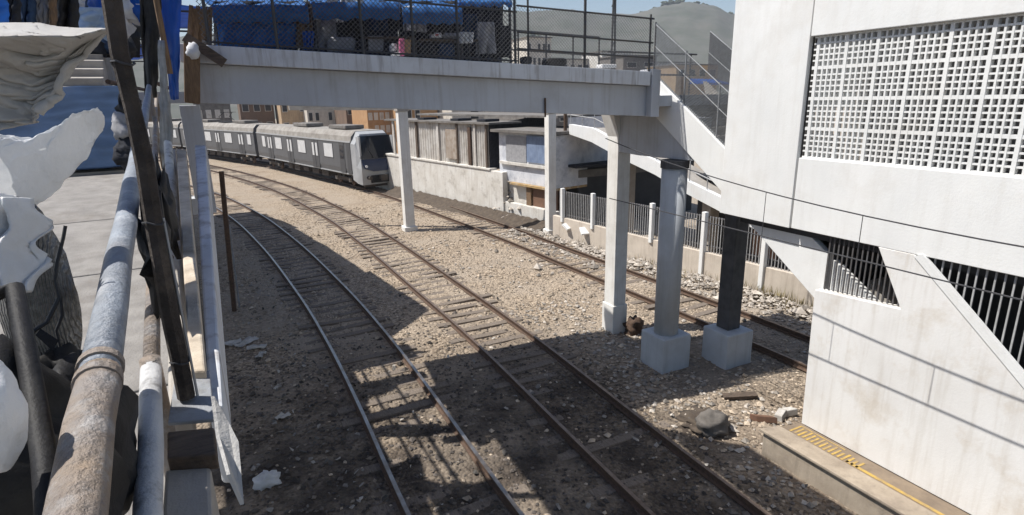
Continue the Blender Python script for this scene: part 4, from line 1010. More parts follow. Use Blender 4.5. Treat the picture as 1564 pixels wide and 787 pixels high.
goods('tray', 598, 80, 612, 86, .28, .2, M_wfab, 'flat white tray lying left of the pink box', 'tray')
goods('crate', 562, 55, 586, 78, .6, .4, M_gfab, 'grey crate under the goods table', 'crate')
goods('bundle', 548, 58, 560, 80, .5, .35, M_char, 'charcoal bundle at the middle fence post', 'bundle', .06)
goods('packet', 659, 50, 676, 58, .72, .2, M_wfab, 'white packet with a red mark lying on the right goods table', 'packet')
goods('packet_label', 665, 52, 670, 55, .715, .004, M_red, 'small red square on the white packet', 'label', 0)
goods('bundle', 676, 50, 700, 60, .75, .3, M_gfab, 'grey cloth bundle beside the white packet', 'bundle', .05)
goods('sack', 640, 68, 668, 93, .6, .4, M_char, 'charcoal sack standing under the right goods table', 'sack', .08)
goods('sack', 670, 66, 696, 96, .6, .4, M_denim, 'dark blue sack standing under the right goods table', 'sack', .08)
goods('sack', 500, 56, 544, 80, .65, .4, M_gfab, 'large grey sack lying at the foot of the hanging clothes', 'sack', .08)
goods('bundle', 836, 88, 868, 101, .45, .4, M_black, 'low black bundle lying by the open railing', 'bundle', .08)
goods('plank', 920, 98, 942, 104, .3, .3, M_wfab, 'short white plank lying by the open railing', 'plank')
goods('bundle', 800, 86, 814, 97, .5, .3, M_char, 'charcoal bundle at the end of the mesh fence', 'bundle', .05)
# timber boards stacked upright at the left end of the bridge
for i in range(7):
    x = 288 + i * 5.4; a = bp(x, 70, .35 + .05 * (i % 2)); b = bp(x + (4 if i < 5 else 1), 8 + (i * 5) % 9, .25)
    tag(MB().bar(a, b, .065, .03, (0, 1, 0)).build('timber_board', M_wood), 'brown timber board leaning in the stack at the left end of the bridge', 'board', 'timber boards at the bridge end')
tag(MB().bar(bp(282, 56, -.15), bp(343, 97, -.1), .16, .06, (0, 1, 0)).build('timber_beam', M_plank), 'dark timber beam hanging aslant across the left end of the bridge girder', 'beam')
tag(MB().bar(bp(294, 158, -.05), bp(293, 66, -.05), .24, .2, (0, 1, 0)).build('timber_post', M_wood, bevel=.02), 'thick brown timber post at the left end of the bridge', 'post')
tag(MB().blob(bp(294, 78, -.25), .1, .08, .13, .2).build('plastic_bag', M_wfab, smooth=True), 'crumpled white bag stuck on the brown timber post', 'bag')
# ------------------------------------------------------------------ sloping walkway on the left
wk = thing('walkway', 'sloping concrete walkway with pipe handrails on the left, climbing towards the footbridge', 'walkway', rp(4, -1.5, -1.65))
def rbox(m, u0, u1, v0, v1, w0, w1):
    return m.hexa([rp(u0, v0, w0), rp(u0, v1, w0), rp(u1, v1, w0), rp(u1, v0, w0), rp(u0, v0, w1), rp(u0, v1, w1), rp(u1, v1, w1), rp(u1, v0, w1)])
cuts = [-1.0, 1.1, 3.05, 4.95, 6.55, 8.9]
for a, b in zip(cuts, cuts[1:]):
    rbox(MB(), a, b - .016, -3.6, -.12, -1.8, -1.65).build('floor_slab', M_floor, wk, bevel=.012)
rbox(MB(), -1, 8.9, -3.5, -.2, -1.95, -1.803).build('under_slab', M_conc, wk)
# steps at the top and the upper landing
def stp(px, py, u): return at_u(px, py, u)
ws0, ws1, ws2 = -1.65, -0.9, -0.62
m = MB()
for i in range(7):
    u0 = 8.9 + i * .36; rbox(m, u0, u0 + .36, -3.6, -.62 - .04 * i, -2.0, -1.62 + i * .115)
m.build('steps', M_conc, wk)
rbox(MB(), 11.42, 13.4, -3.6, -.93, -1.3, -.86).build('upper_floor', M_floor, wk, bevel=.01)
for i in range(3):
    rbox(MB(), 13.4 + i * .4, 13.8 + i * .4 + .02 * (i == 2), -3.6, -.98, -1.1, -.72 + i * .14).build('step', M_conc, wk, bevel=.02)
rbox(MB(), 14.6, 19, -4, -1.0, -1.0, -.34).build('upper_landing', M_floor, wk)
for i, u in enumerate((12.2, 17)):
    p = rp(u, -2.5, -1.2); MB().box(p.x - .3, p.x + .3, p.y - .3, p.y + .3, -.1, p.z - .2).build('support', M_conc, wk)
for u in (1.5, 7): p = rp(u, -2.4, -1.9); MB().box(p.x - .3, p.x + .3, p.y - .3, p.y + .3, -.1, p.z - .03).build('support', M_conc, wk)
# handrail pipes
rl = thing('pipe_handrail', 'thick flaking silver pipe handrail running up along the walkway edge', 'handrail', rp(2, -.19, -1.6))
def pipe_pts(u0, u1, v, w, n, wob=.002): return [rp(u0 + (u1 - u0) * i / n, v + wob * math.sin(i * 2.3), w + wob * math.sin(i * 1.7)) for i in range(n + 1)]
m = MB(); m.tube(pipe_pts(.2, 1.2, -.19, -.6, 6), .0362, 20); pb = m.build('top_rail', M_pipe, rl, smooth=True)
m = MB(); m.tube(pipe_pts(1.2, 4.85, -.19, -.6, 10), .0345, 20); m.build('top_rail', M_pipeb, rl, smooth=True)
m = MB(); m.tube(pipe_pts(4.95, 13.2, -.185, -.6, 10), .031, 16); m.build('upper_rail', M_pipeb, rl, smooth=True)
for u in (1.16, 1.22):
    m = MB(); m.tube([rp(u, -.19, -.6), rp(u + .022, -.19, -.6)], .0395, 20); m.build('sleeve_ring', M_pipe, rl, smooth=False)
m = MB(); m.tube(pipe_pts(.2, 1.96, -.176, -1.0, 8), .03, 18); m.build('mid_rail', M_pipe2, rl, smooth=True)
m = MB(); m.tube(pipe_pts(2.0, 13, -.176, -1.0, 10), .026, 14); m.build('mid_rail', M_pipe, rl, smooth=True)
for u in (4.9, 9.0, 13.0):
    m = MB(); m.tube([rp(u, -.187, -1.66), rp(u, -.187, -.6)], .027, 14); m.build('post', M_pipe, rl, smooth=True)
m = MB(); m.tube([rp(1.98, -.176, -1.66), rp(1.98, -.176, -.97)], .03, 14); m.build('post', M_pipe, rl, smooth=True)
# kerb beam outside the handrail, with a lower grey ledge
kb = thing('kerb_beam', 'crumbling cream kerb beam with a grey ledge along the outer edge of the walkway', 'kerb', rp(3, .05, -1.3))
def quadbeam(pts, w, depth): 
    q = [at_w(x, y, w) for x, y in pts]; d = -RW * depth
    return MB().hexa([p + d for p in q] + q)
quadbeam([(291, 562), (313, 562), (303, 400), (273, 400)][:0] or [(289, 566), (314, 566), (284, 228), (269, 228)], -1.0, .12).build('cream_top', M_cream, kb, bevel=.008)
quadbeam([(318, 620), (341, 620), (314, 222), (297, 222)], -1.06, .3).build('ledge', M_fascia, kb, bevel=.01)
quadbeam([(256, 625), (289, 625), (268, 228), (256, 228)], -1.2, .2).build('inner_ledge', M_conc, kb, bevel=.01)
# steel plate, plank and block at the near end of the kerb
tag(quadbeam([(256, 646), (327, 640), (320, 566), (268, 570)], -1.03, .012).build('steel_plate', M_plate, bevel=.003), 'grey-blue steel plate under the foot of the charred post', 'steel plate')
tag(quadbeam([(255, 700), (331, 694), (327, 652), (255, 659)], -1.04, .05).build('timber_plank', M_plank, bevel=.006), 'short dark timber plank lying across the kerb just in front of the steel plate', 'plank')
tag(quadbeam([(244, 830), (326, 822), (322, 712), (252, 716)], -1.08, .25).build('concrete_block', M_conc, bevel=.01), 'grey concrete block at the very bottom edge in front of the dark plank', 'block')
p4 = [at_u(322, 606, 1.12), at_u(345, 648, 1.07), at_u(359, 676, 1.03), at_u(367, 772, .93), at_u(346, 726, .95), at_u(330, 668, 1.04)]
tag(MB().prism(p4, RV * .006).build('torn_board', M_canvas), 'pale torn board sticking out from the kerb beside the dark plank', 'board')
# charred post standing on the plate
b = at_w(285, 607, -1.02); tp = V((b.x, b.y, 9.4))
m = MB(); pts = [b + (tp - b) * (i / 26) + V((random.gauss(0, .0025), random.gauss(0, .0025), 0)) for i in range(27)]
m.tube(pts, [.0235 - .0035 * i / 26 + random.uniform(-.002, .002) for i in range(27)], 7)
po = thing('charred_post', 'tall dark charred timber post rising from the steel plate at the kerb', 'post', b)
m.build('shaft', M_post, po)
for i in range(5):
    z = b.z + .12 + i * .42; m = MB(); m.tube([V((b.x + .026 * math.cos(a), b.y + .026 * math.sin(a), z + .006 * math.sin(a * 2))) for a in [k * .7 for k in range(10)]], .003, 5); m.build('wire_tie', M_wire, po)
m = MB(); m.tube([b + V((.03, -.005, 0)), b + V((.026, 0, .55))], .004, 5); m.build('wire', M_bars, po)
q = at_u(233, 10, 8.0); tag(MB().tube([V((q.x + .06, q.y, 6.95)), V((q.x, q.y, 10.2))], .03, 8).build('awning_pole', M_wood), 'thin brown pole behind the charred post', 'pole')
# black netting caught between post and handrail
def ublob(px, py, u, rx, ry, rz, amp, sc, seed): 
    return MB().blob(at_u(px, py, u), rx, ry, rz, amp, 20, 14, sc, seed)
tag(ublob(243, 395, 2.45, .045, .16, .2, .5, 2.6, 3).build('black_netting', M_black, smooth=True), 'black netting bunched on the handrail behind the charred post', 'netting')
tag(ublob(249, 325, 3.4, .05, .25, .22, .5, 2.6, 8).build('black_sack', M_black, smooth=True), 'black sack hanging above the bunched netting', 'sack')
# stack of dark bundles at the top of the slope
GB = 'bundles stacked on the walkway'
for i, (x, y, u, r, mt, lb) in enumerate(((196, 235, 8.6, .2, M_char, 'charcoal bundle at the bottom of the stack by the blue groundsheet'), (193, 196, 8.7, .19, M_gfab, 'grey bundle in the middle of the stack by the blue groundsheet'), (198, 165, 8.8, .17, M_black, 'black bundle on top of the stack by the blue groundsheet'))):
    tag(ublob(x, y, u, r * .8, r * 1.2, r, .25, 2.2, i * 3.3).build('bundle', mt, smooth=True), lb, 'bundle', GB)
# blue groundsheet over the steps
def gs(u, v):
    p = rp(8.85 + 2.7 * v, -2.7 + 2.22 * u + .04 * math.sin(v * 9), -1.6 + .83 * v); return p + RW * (.03 + .035 * noise.noise(V((u * 6, v * 7, 2))) + .006 * math.sin(v * 44 + 3 * noise.noise(V((u * 3, v * 3, 0)))))
m = MB(); m.grid(gs, 40, 60); tag(m.build('groundsheet', M_navy, smooth=True, solid=.006), 'navy blue groundsheet, darkened for shade, spread over the steps of the walkway', 'groundsheet')

# ------------------------------------------------------------------ white sheets and sacks beside the camera
def curve(pts, t):
    t *= len(pts) - 1; i = min(int(t), len(pts) - 2); f = t - i; f2 = f * f * (3 - 2 * f) * .5 + f * .5
    return (pts[i][0] + (pts[i + 1][0] - pts[i][0]) * f, pts[i][1] + (pts[i + 1][1] - pts[i][1]) * f2)
TOP = [(-90, 42), (-40, 38), (0, 36), (50, 36), (100, 43), (135, 44), (161, 45)]
BOT = [(-90, 235), (-40, 214), (0, 198), (45, 190), (80, 152), (104, 98), (161, 49)]
def sheet(u, v):
    t, b_ = curve(TOP, u), curve(BOT, u)
    if v < .18:
        k = v / .18; p = at_d(t[0], t[1], 3.2); q = at_d(t[0], t[1] + (b_[1] - t[1]) * .14, 2.62); P = p * (1 - k) + q * k
    else:
        k = (v - .18) / .82; y = t[1] + (b_[1] - t[1]) * (.12 + .88 * k); P = at_d(t[0] + (b_[0] - t[0]) * k, y, 2.62 + .12 * math.sin(k * 3) + .1 * k)
    w_ = noise.noise(V((u * 3 + v * 2, v * 9 - u * 4, .5))) * .05 + noise.noise(V((u * 10 + v * 3, v * 22 - u * 9, 2.5))) * .018 + .032 * crease(u * 2.2 + v * 1.2, v * 8 - u * 5, .7) + .02 * crease(u * 5, v * 20 - u * 12, 3.7)
    return P + FWD * w_ + V((0, 0, 1)) * w_ * .4
m = MB(); m.grid(sheet, 120, 110); tag(m.build('canvas_sheet', M_canvas, smooth=True, solid=.006), 'large grey-white canvas sheet stretched over a stall at the upper left', 'sheet')
m = MB(); m.tube([sheet(.58 + .4 * k / 24, 1.0)  for k in range(25)], [.018 - .012 * k / 24 for k in range(25)], 10)
m.build('hem', M_canvas, bpy.data.objects['canvas_sheet'], smooth=True)
AT = [(-60, 186), (-20, 197), (20, 206), (60, 208), (95, 194), (122, 173), (140, 165), (151, 166), (155, 176)]
AB = [(-60, 352), (-20, 340), (20, 328), (55, 310), (88, 280), (115, 250), (135, 222), (149, 204), (155, 186)]
def arm(u, v):
    t, b_ = curve(AT, u), curve(AB, u); P, Q = at_d(*t, 1.9 + .25 * u), at_d(*b_, 1.9 + .25 * u)
    c = (P + Q) / 2; up = (P - Q) / 2; an = v * 2 * math.pi; dp = FWD * up.length * .8
    k = 1 + .07 * abs(noise.noise(V((u * 13 + v * 3, v * 17, 8.0)))) * 2 - .05 + .16 * noise.noise(V((u * 7, math.cos(an) * 1.6, math.sin(an) * 1.6))) + .06 * noise.noise(V((u * 22, math.cos(an) * 4, math.sin(an) * 4)))
    k += .05 * crease(u * 3.0 + v * 1.5, v * 11 + u * 2, 1.5) * (1 - .4 * u) + .03 * crease(u * 9, v * 18 - u * 5, 6.5)
    return c + (up * math.cos(an) + dp * math.sin(an)) * k * .95
m = MB(); m.grid(arm, 130, 90)
m.f.append([j * 131 + 130 for j in range(90)]); m.m.append(0)
tag(m.build('plastic_bundle', M_wcloth, smooth=True), 'long white plastic-wrapped bundle pointing towards the handrail', 'bundle')
def hang(u, v):
    x = -50 + 95 * u - 10 * v * u + 4 * math.sin(v * 9); y = 300 + 142 * v + 6 * math.sin(u * 9); p = at_d(x, y, 1.78 - .1 * v)
    return p + FWD * (.04 * math.sin(u * 19 + v * 3) + .03 * noise.noise(V((u * 6, v * 5, 4))) + .03 * crease(u * 9 + v, v * 1.6, 2.2))
m = MB(); m.grid(hang, 90, 50); tag(m.build('plastic_sheet', M_wcloth, smooth=True, solid=.004), 'white plastic sheet hanging below the white bundle at the left edge', 'plastic sheet')
def dblob(px, py, d, rx, ry, rz, amp, sc, seed, nu=24, nv=16): return MB().blob(at_d(px, py, d), rx, ry, rz, amp, nu, nv, sc, seed)
tag(dblob(-18, 630, 1.12, .04, .06, .08, .12, 2.0, 5).build('white_sack', M_wcloth, smooth=True), 'rounded white sack at the lower left edge', 'sack')
ns_ = thing('net_sack', 'grey net sack with a black cord lying on the walkway at the left', 'sack', at_d(60, 540, 1.9))
dblob(58, 455, 1.95, .085, .12, .25, .07, 1.8, 9).build('net', mat('grey_netting', (.36, .35, .33), (.2, .195, .185), 60, .9, weave=.9, bscale=55), ns_, smooth=True)
m = MB(); m.tube([at_d(x, y, 1.74) for x, y in ((100, 345), (97, 362), (88, 400), (84, 428), (92, 455), (95, 482), (86, 505), (92, 530))], .0038, 6); m.build('cord', M_cord, ns_)
m = MB(); m.tube([at_d(x, y, 1.7) for x, y in ((84, 428), (90, 455), (72, 492), (52, 505), (48, 512))], .005, 6); m.build('cord', M_cord, ns_)
tag(MB().hexa([at_d(54, 512, 1.66), at_d(80, 536, 1.66), at_d(80, 536, 1.69), at_d(54, 512, 1.69), at_d(62, 502, 1.66), at_d(90, 520, 1.66), at_d(90, 520, 1.69), at_d(62, 502, 1.69)]).build('strap', M_black), 'short black strap end by the net sack', 'strap')
m = MB(); m.tube([at_d(-10, 452, 1.52), at_d(22, 440, 1.5), at_d(48, 580, 1.36), at_d(68, 700, 1.24), at_d(84, 840, 1.1)], [.014, .016, .017, .018, .02], 10)
tag(m.build('bent_bar', M_black, smooth=True), 'dark bent steel bar in front of the net sack', 'bar')
tag(dblob(28, 740, 1.55, .16, .2, .27, .15, 2.0, 2).build('black_bag', M_black, smooth=True), 'big black bag filling the lower left corner', 'bag')
tag(dblob(92, 575, 1.9, .07, .1, .07, .3, 2.4, 12).build('black_bag', M_black, smooth=True), 'small black bag on the floor beside the handrail sleeve', 'bag')
tag(dblob(110, 690, 1.75, .12, .2, .2, .2, 2.0, 16).build('black_bag', M_black, smooth=True), 'black bag on the floor under the near end of the handrail', 'bag')

# ------------------------------------------------------------------ market stalls at the head of the walkway
def ucloth(name, x0, y0, x1, y1, u, mtl, label, cat, group=None, fold=.06, wav=2.0, th=.03, x0b=None, x1b=None):
    x0b = x0 if x0b is None else x0b; x1b = x1 if x1b is None else x1b
    def fn(s, t):
        xa, xb = x0 + (x0b - x0) * t, x1 + (x1b - x1) * t
        p = at_u(xa + (xb - xa) * s, y0 + (y1 - y0) * t, u)
        return p + RU * fold * (math.sin(s * wav * 6.28 + t * 2) * (.4 + t * .8) + noise.noise(V((s * 4, t * 4, x0)))) + RV * .02 * noise.noise(V((s * 3, t * 8, x1)))
    m = MB(); m.grid(fn, 26, 22); return tag(m.build(name, mtl, smooth=True, solid=th), label, cat, group)
GC = 'clothes hanging at the head of the walkway'
ucloth('tarpaulin', -70, -30, 10, 34, 7.0, M_tarpb, 'blue tarpaulin above the canvas sheet at the left edge', 'tarpaulin', wav=1)
ucloth('garment', 8, -20, 28, 40, 7.6, M_char, 'dark coat hanging beside the blue tarpaulin at the left edge', 'garment', GC)
ucloth('garment', 30, -20, 52, 40, 8.2, M_denim, 'navy shirt hanging right of the dark coat', 'garment', GC)
ucloth('garment', 53, -20, 74, 44, 8.4, M_gfab, 'grey checked shirt hanging right of the navy shirt', 'garment', GC, wav=3)
ucloth('garment', 76, -20, 84, 46, 8.3, M_wood, 'narrow brown scarf hanging between the grey shirt and the black coat', 'garment', GC, wav=1)
ucloth('garment', 84, -20, 118, 44, 8.6, M_black, 'wide black coat hanging left of the pale blue sheet', 'garment', GC)
M_pblue = mat('pale_blue_plastic', (.4, .52, .68), (.28, .38, .52), 5, .5, bump=.3, bscale=9)
ucloth('plastic_sheet', 112, 12, 166, 44, 9.5, M_pblue, 'pale blue plastic sheet hanging above the canvas tip', 'plastic sheet', wav=1.5)
ucloth('plastic_sheet', 104, -20, 128, 12, 9.8, M_wfab, 'white plastic sheet hanging above the pale blue one', 'plastic sheet', wav=1)
ucloth('plastic_sheet', 128, -20, 160, 11, 10.2, M_denim, 'dark blue sheet hanging above the pale blue one', 'plastic sheet', wav=1)
for i, (x, y, r, mt, lb) in enumerate(((166, 18, .2, M_tarpbr, 'bright blue plastic bag hanging left of the charred post'), (178, 34, .17, M_wfab, 'white plastic bag hanging under the bright blue bag'), (196, 12, .17, M_wfab, 'white plastic bag at the top, left of the charred post'), (214, 14, .17, M_tarpbr, 'bright blue bag hanging right behind the charred post'), (156, 40, .14, M_pblue, 'pale blue bag hanging at the canvas tip'))):
    tag(MB().blob(at_u(x, y, 10.0), r, r, r * 1.15, .3, 18, 12, 2.6, i * 2.2).build('plastic_bag', mt, smooth=True), lb, 'bag', 'plastic bags at the head of the walkway')
ucloth('back_or_darkness_cloth', 118, 40, 214, 88, 15.2, M_black, 'black cloth closing off the head of the walkway', 'cloth', wav=3)
ucloth('back_or_darkness_cloth', -60, -40, 236, 56, 17.0, M_char, 'charcoal cloth behind the clothes at the head of the walkway', 'cloth', wav=5, fold=.12)
for i, (x, y) in enumerate(((150, 74), (172, 68), (190, 72))):
    tag(MB().blob(at_u(x, y, 14.9), .22, .2, .2, .25, 16, 10, 2.4, i * 4.4).build('bundle', (M_char, M_denim, M_black)[i], smooth=True), ('charcoal bundle on the upper steps, left of three', 'dark blue bundle on the upper steps, middle of three', 'black bundle on the upper steps, right of three')[i], 'bundle', 'bundles on the upper steps')
ucloth('tarpaulin', 213, -20, 246, 150, 9.2, M_black, 'dark navy tarpaulin hanging right behind the charred post', 'tarpaulin', x1b=238, x0b=222, wav=1)
ucloth('tarpaulin', 236, -30, 277, 152, 9.8, M_tarpbr, 'bright blue tarpaulin curtain tapering down at the left end of the bridge', 'tarpaulin', x0b=262, x1b=272, wav=1, th=.02)
ucloth('galvanised_sheet', 244, 62, 250, 300, 6.2, M_galv, 'pale galvanised sheet leaning behind the charred post', 'metal sheet', x0b=250, x1b=268, wav=.5, fold=.03)
tag(MB().tube([at_u(246, 60, 11), at_u(262, 300, 5.0)], .035, 12).build('steel_pipe', M_pipe2, smooth=True), 'whitish steel pipe lying beside the galvanised sheet', 'pipe')

# joists and pipes added across the landing gap to cast bar shadows on the tracks
for y in (13.35, 14.75): MB().bar((-2.2, y, 6.75), (0.15, y, 6.75), .42, .2).build('shade_joist', M_bridge, fb)
MB().bar((-2.2, 16.3, 6.75), (0.3, 16.3, 6.75), 1.0, .2).build('shade_joist', M_bridge, fb)
for x in (-1.3, -.75): MB().tube([(x, 10.4, 6.95), (x, 16.6, 6.95)], .035, 8).build('pipe', M_rust, fb)
# bridge abutment pillar at the left end
MB().box(-.52, -.2, 11.95, 12.35, 4.95, 6.6).build('bearing_block', M_bridge, fb, bevel=.015)
MB().bar((-.2, 12.15, 4.8), (-2.6, 12.15, 4.8), .35, .29).build('bearing_beam', M_bridge, fb)
# thin brown pole beside the shaded track
b = at_z(358, 476, -.1); t_ = at_y(338, 262, b.y)
tag(MB().tube([b, t_], .075, 8).build('rusty_pole', M_rust), 'thin rusty pole standing left of the shaded track', 'pole')
b = at_z(366, 470, -.1); t_ = at_y(350, 345, b.y); tag(MB().tube([b, t_], .03, 8).build('grey_pole', M_plate), 'slim grey stake beside the rusty pole', 'stake')

# ------------------------------------------------------------------ unseen awnings added above the frame, shaped so their shadows cover the tracks
SX, SY = .5405, -.27   # how far a shadow travels per metre of height
def roof_sheet(shadow_xy, z, mtl, label, seed, sag=.12):
    """a tarpaulin at height z whose shadow falls on the given ground quad"""
    c = [V((x - SX * z, y - SY * z, z)) for x, y in shadow_xy]
    def fn(u, v):
        p = (c[0] * (1 - u) + c[1] * u) * (1 - v) + (c[3] * (1 - u) + c[2] * u) * v
        p.z -= sag * math.sin(math.pi * u) * (.6 + .4 * math.sin(v * 9)); p.x += .05 * noise.noise(V((v * 5, seed, u))); p.y += .12 * noise.noise(V((u * 4, seed, v)))
        return p
    m = MB(); m.grid(fn, 24, 24); return tag(m.build('market_or_shade_awning', mtl, smooth=True, solid=.01), label, 'awning')
ZC = 10.5
roof_sheet([(3.5, -2), (6.65, -2), (7.35, 9.4), (4.3, 11.5)], ZC, M_tarpb, 'wide blue awning added out of view to shade the tracks by the walkway edge', 1)
roof_sheet([(2.75, 2), (3.55, 2), (3.65, 8.2), (2.3, 9.0)], ZC - .2, M_tarpb, 'small blue awning added out of view beside the wide one to shade the near track', 7, .06)
roof_sheet([(7.1, -2), (8.3, -2), (8.45, 6.9), (7.3, 8.2)], ZC + .25, M_canvas, 'narrow canvas awning added out of view over the tracks to shade the ground', 2)
for x0, x1, lb in ((-3.05, -1.3, 'leftmost steel cable added to carry the unseen shade awnings'), (1.1, 1.9, 'middle steel cable added to carry the unseen shade awnings'), (1.6, 1.95, 'steel cable just right of the middle one added to carry the unseen shade awnings'), (2.6, 2.1, 'rightmost steel cable added to carry the unseen shade awnings')):
    tag(MB().tube([V((x0 + (x1 - x0) * i / 12, -9 + 22.5 * i / 12, ZC + .5 - .45 * math.sin(math.pi * i / 12))) for i in range(13)], .012, 6).build('cable', M_wire), lb, 'cable')  # cables and mast added to hold up the unseen awnings
q = br(.24, 2.2, 7.6); tag(MB().tube([q, V((2.0, 13.5, ZC + .6))], .035, 8).build('added_cable_mast', M_fpost), 'dark mast added on the footbridge to hold the cables of the shade awnings', 'mast')

# elevated street beyond the bridge; tarpaulin roofs shaped by the shade they cast
ev = thing('elevated_street', 'elevated concrete street beyond the footbridge on the left', 'street deck', (-6, 25, 0))
MB().prism([(-12, 18, 6.2), (-1.0, 18, 6.2), (-6.0, 46, 6.2), (-18, 46, 6.2)], (0, 0, .6)).build('deck', M_conc, ev)
for y in (21, 29, 37, 45): MB().box(-8.5 - (y - 21) * .2, -7.9 - (y - 21) * .2, y, y + .6, -.1, 6.2).build('support', M_conc, ev)
for i, (y0, y1, x0, x1, z) in enumerate(((17.25, 22.9, 5.45, 4.75, 9.3), (22.5, 28.6, 4.65, 3.9, 9.5), (28.2, 34, 3.9, 3.05, 9.2), (33.5, 40.2, 3.3, 1.45, 9.3))):
    roof_sheet([(-5, y0), (x0, y0), (x1, y1), (-6, y1)], z, (M_tarpb, M_canvas, M_tarpb, M_tarpb)[i], ('blue stall roof beyond the left end of the footbridge', 'canvas stall roof beyond the blue one on the elevated street', 'second blue stall roof on the elevated street', 'farthest blue stall roof on the elevated street')[i], i + 5)
    if i == 0: roof_sheet([(-5, 15.4), (3.6, 15.45), (5.4, 17.25), (-5, 17.2)], 9.2, M_tarpb, 'small blue roof added for its shade right beside the left end of the footbridge', 4.4); roof_sheet([(-5, 14.3), (3.45, 14.35), (3.75, 15.6), (-5, 15.6)], 9.0, M_canvas, 'narrow canvas strip added for its shade between the footbridge and the small blue roof', 4.9, .05)  # two extra sheets added to fill in the ground shade by the bridge
    o = thing('roof_frame', ('steel frame under the nearest stall roof of the elevated street', 'steel frame under the canvas stall roof', 'steel frame under the second blue stall roof', 'steel frame under the farthest stall roof')[i], 'frame', (-5, y0 + 3, 6.8))
    for yy in (y0 + 2.7, y1 + 2.3):
        MB().bar((-10, yy, z - .12), ((x0 + x1) / 2 - SX * z - .3, yy, z - .12), .06, .06).build('beam', M_fpost, o)
        MB().tube([(-8.5, yy, 6.75), (-8.5, yy, z - .15)], .04, 8).build('post', M_fpost, o)

# ------------------------------------------------------------------ single stones and scraps one can point to
def gp(px, py): p = at_z(px, py); p.z = ground_h(p.x, p.y); return p
tag(MB().blob(gp(1072, 640) + V((0, 0, -.02)), .62, .5, .13, .35, 30, 18, 3.2, 14).build('earth_mound', M_dirt, smooth=True), 'low dark mound of rough earth behind the rounded boulder', 'earth mound')
tag(MB().blob(gp(1088, 652) + V((0, 0, .22)), .34, .31, .27, .18, 24, 16, 2.2, 4).build('boulder', M_rock, smooth=True), 'rounded dark grey boulder on the sunlit ground in front of the column footings', 'boulder')
tag(MB().blob(gp(968, 503) + V((0, 0, .2)), .27, .25, .3, .3, 20, 14, 2.4, 7).build('rusted_drum', M_rust, smooth=True), 'crumpled rusty lump beside the square pillar footing', 'scrap')
tag(MB().blob(gp(408, 735) + V((0, 0, .08)), .22, .17, .13, .35, 18, 12, 2.4, 3).build('plastic_bag', M_wcloth, smooth=True), 'dirty white plastic bag lying in the dark litter at the lower left', 'bag')
for i, (x, y, a, s, lb) in enumerate(((352, 522, .2, .3, 'crumpled white sheet in the litter below the walkway, left of three'), (375, 520, .7, .34, 'white paper sheet in the litter below the walkway, middle of three'), (392, 528, -.2, .26, 'pale paper sheet in the litter below the walkway, right of three'), (432, 634, .3, .16, 'lone pale paper scrap left of the shaded track'), (398, 540, 1.1, .18, 'small grey paper scrap below the three sheets'))):
    p = gp(x, y) + V((0, 0, .06)); ca, sa = math.cos(a), math.sin(a)
    m = MB(); m.grid(lambda u, v: p + V(((u - .5) * s * 2 * ca - (v - .5) * s * sa, (u - .5) * s * 2 * sa + (v - .5) * s * ca, .09 * noise.noise(V((u * 3, v * 3, i))))), 10, 8)
    tag(m.build('paper_sheet', M_paper, smooth=True, solid=.004), lb, 'paper', 'paper sheets below the walkway')
for i, (x, y, lx, lb) in enumerate(((1130, 604, .42, 'dark short plank on the sunlit ground near the white wall'),)):
    p = gp(x, y) + V((0, 0, .07)); tag(MB().obox(p, V((.8, -.4, .03)) * lx, (.05, .09, 0), (0, 0, .035)).build('plank', M_plank, bevel=.008), lb, 'plank')
for i, (x, y, lb) in enumerate(((1192, 636, 'white broken brick at the platform end, left one'), (1203, 632, 'white broken brick at the platform end, right one'), (1166, 640, 'brownish broken brick by the platform corner'))):
    p = gp(x, y) + V((0, 0, .09)); tag(MB().obox(p, (.13, .05 - .1 * i, .02), (-.03, .07, 0), (0, .01, .07)).build('brick', M_paper if i < 2 else M_brown, bevel=.012), lb, 'brick', 'bricks at the platform end')
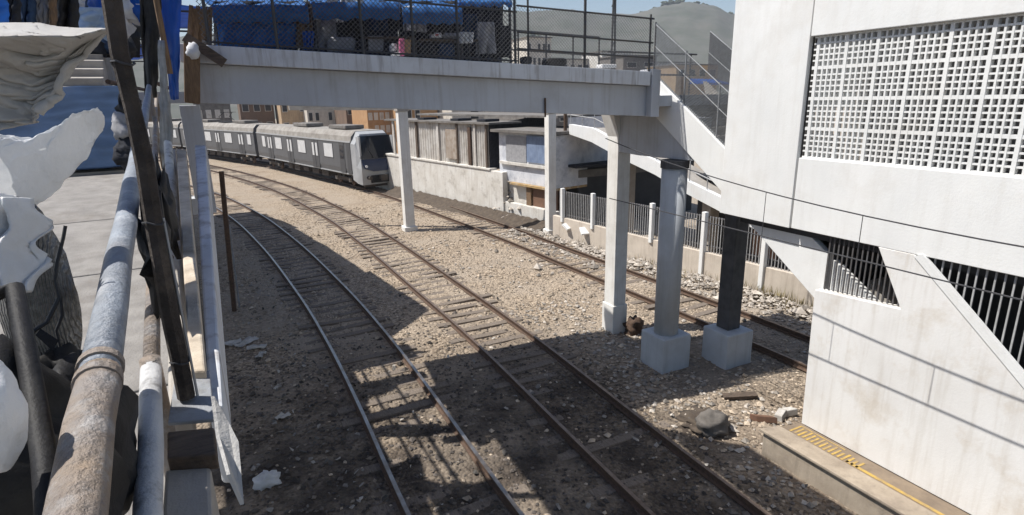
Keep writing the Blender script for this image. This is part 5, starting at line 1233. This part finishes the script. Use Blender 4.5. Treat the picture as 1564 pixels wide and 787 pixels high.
# ------------------------------------------------------------------ camera, light, sky
cam = bpy.data.cameras.new('camera'); co = bpy.data.objects.new('camera', cam); COL.objects.link(co)
cam.sensor_fit = 'HORIZONTAL'; cam.sensor_width = 36.0; cam.lens = FPX / 1564 * 36.0
cam.clip_start = 0.05; cam.clip_end = 4000
mw = Matrix((RIGHT, -DOWN, -FWD)).transposed().to_4x4(); mw.translation = EYE
co.matrix_world = mw; SC.camera = co
SUN = V((-1.0, 0.5, 1.85)).normalized()
sl = bpy.data.lights.new('sun', 'SUN'); sl.energy = 5.0; sl.angle = R(0.5); sl.color = (1.0, 0.96, 0.9)
so = bpy.data.objects.new('sun', sl); COL.objects.link(so); so.location = (-20, 10, 40)
so.rotation_euler = SUN.to_track_quat('Z', 'Y').to_euler()
w = bpy.data.worlds.new('World'); SC.world = w; w.use_nodes = True
N = w.node_tree.nodes; L = w.node_tree.links
bg = N['Background']; sky = N.new('ShaderNodeTexSky'); sky.sky_type = 'NISHITA'; sky.sun_disc = False
sky.sun_elevation = math.asin(SUN.z); sky.sun_rotation = math.atan2(SUN.x, SUN.y)
sky.air_density = 1.0; sky.dust_density = 1.2; sky.ozone_density = 1.0
L.new(sky.outputs[0], bg.inputs['Color']); bg.inputs['Strength'].default_value = 0.095
SC.view_settings.view_transform = 'Standard'; SC.view_settings.look = 'None'; SC.view_settings.gamma = 1; SC.view_settings.exposure = 0.36
hz = MB().box(-710, 810, -70, 1110, -2, 110).build('haze', bpy.data.materials.new('air_haze'), origin=(0, 0, 0)); hz['kind'] = 'stuff'
hm_ = hz.data.materials[0]; hm_.use_nodes = True; hn = hm_.node_tree.nodes; hn.remove(hn['Principled BSDF'])
pv = hn.new('ShaderNodeVolumePrincipled'); pv.inputs['Color'].default_value = (.82, .88, 1, 1); pv.inputs['Density'].default_value = 0.0004
hm_.node_tree.links.new(pv.outputs[0], hn['Material Output'].inputs['Volume'])
SC.cycles.volume_bounces = 0
SC.cycles.max_bounces = 6; SC.cycles.use_denoising = True
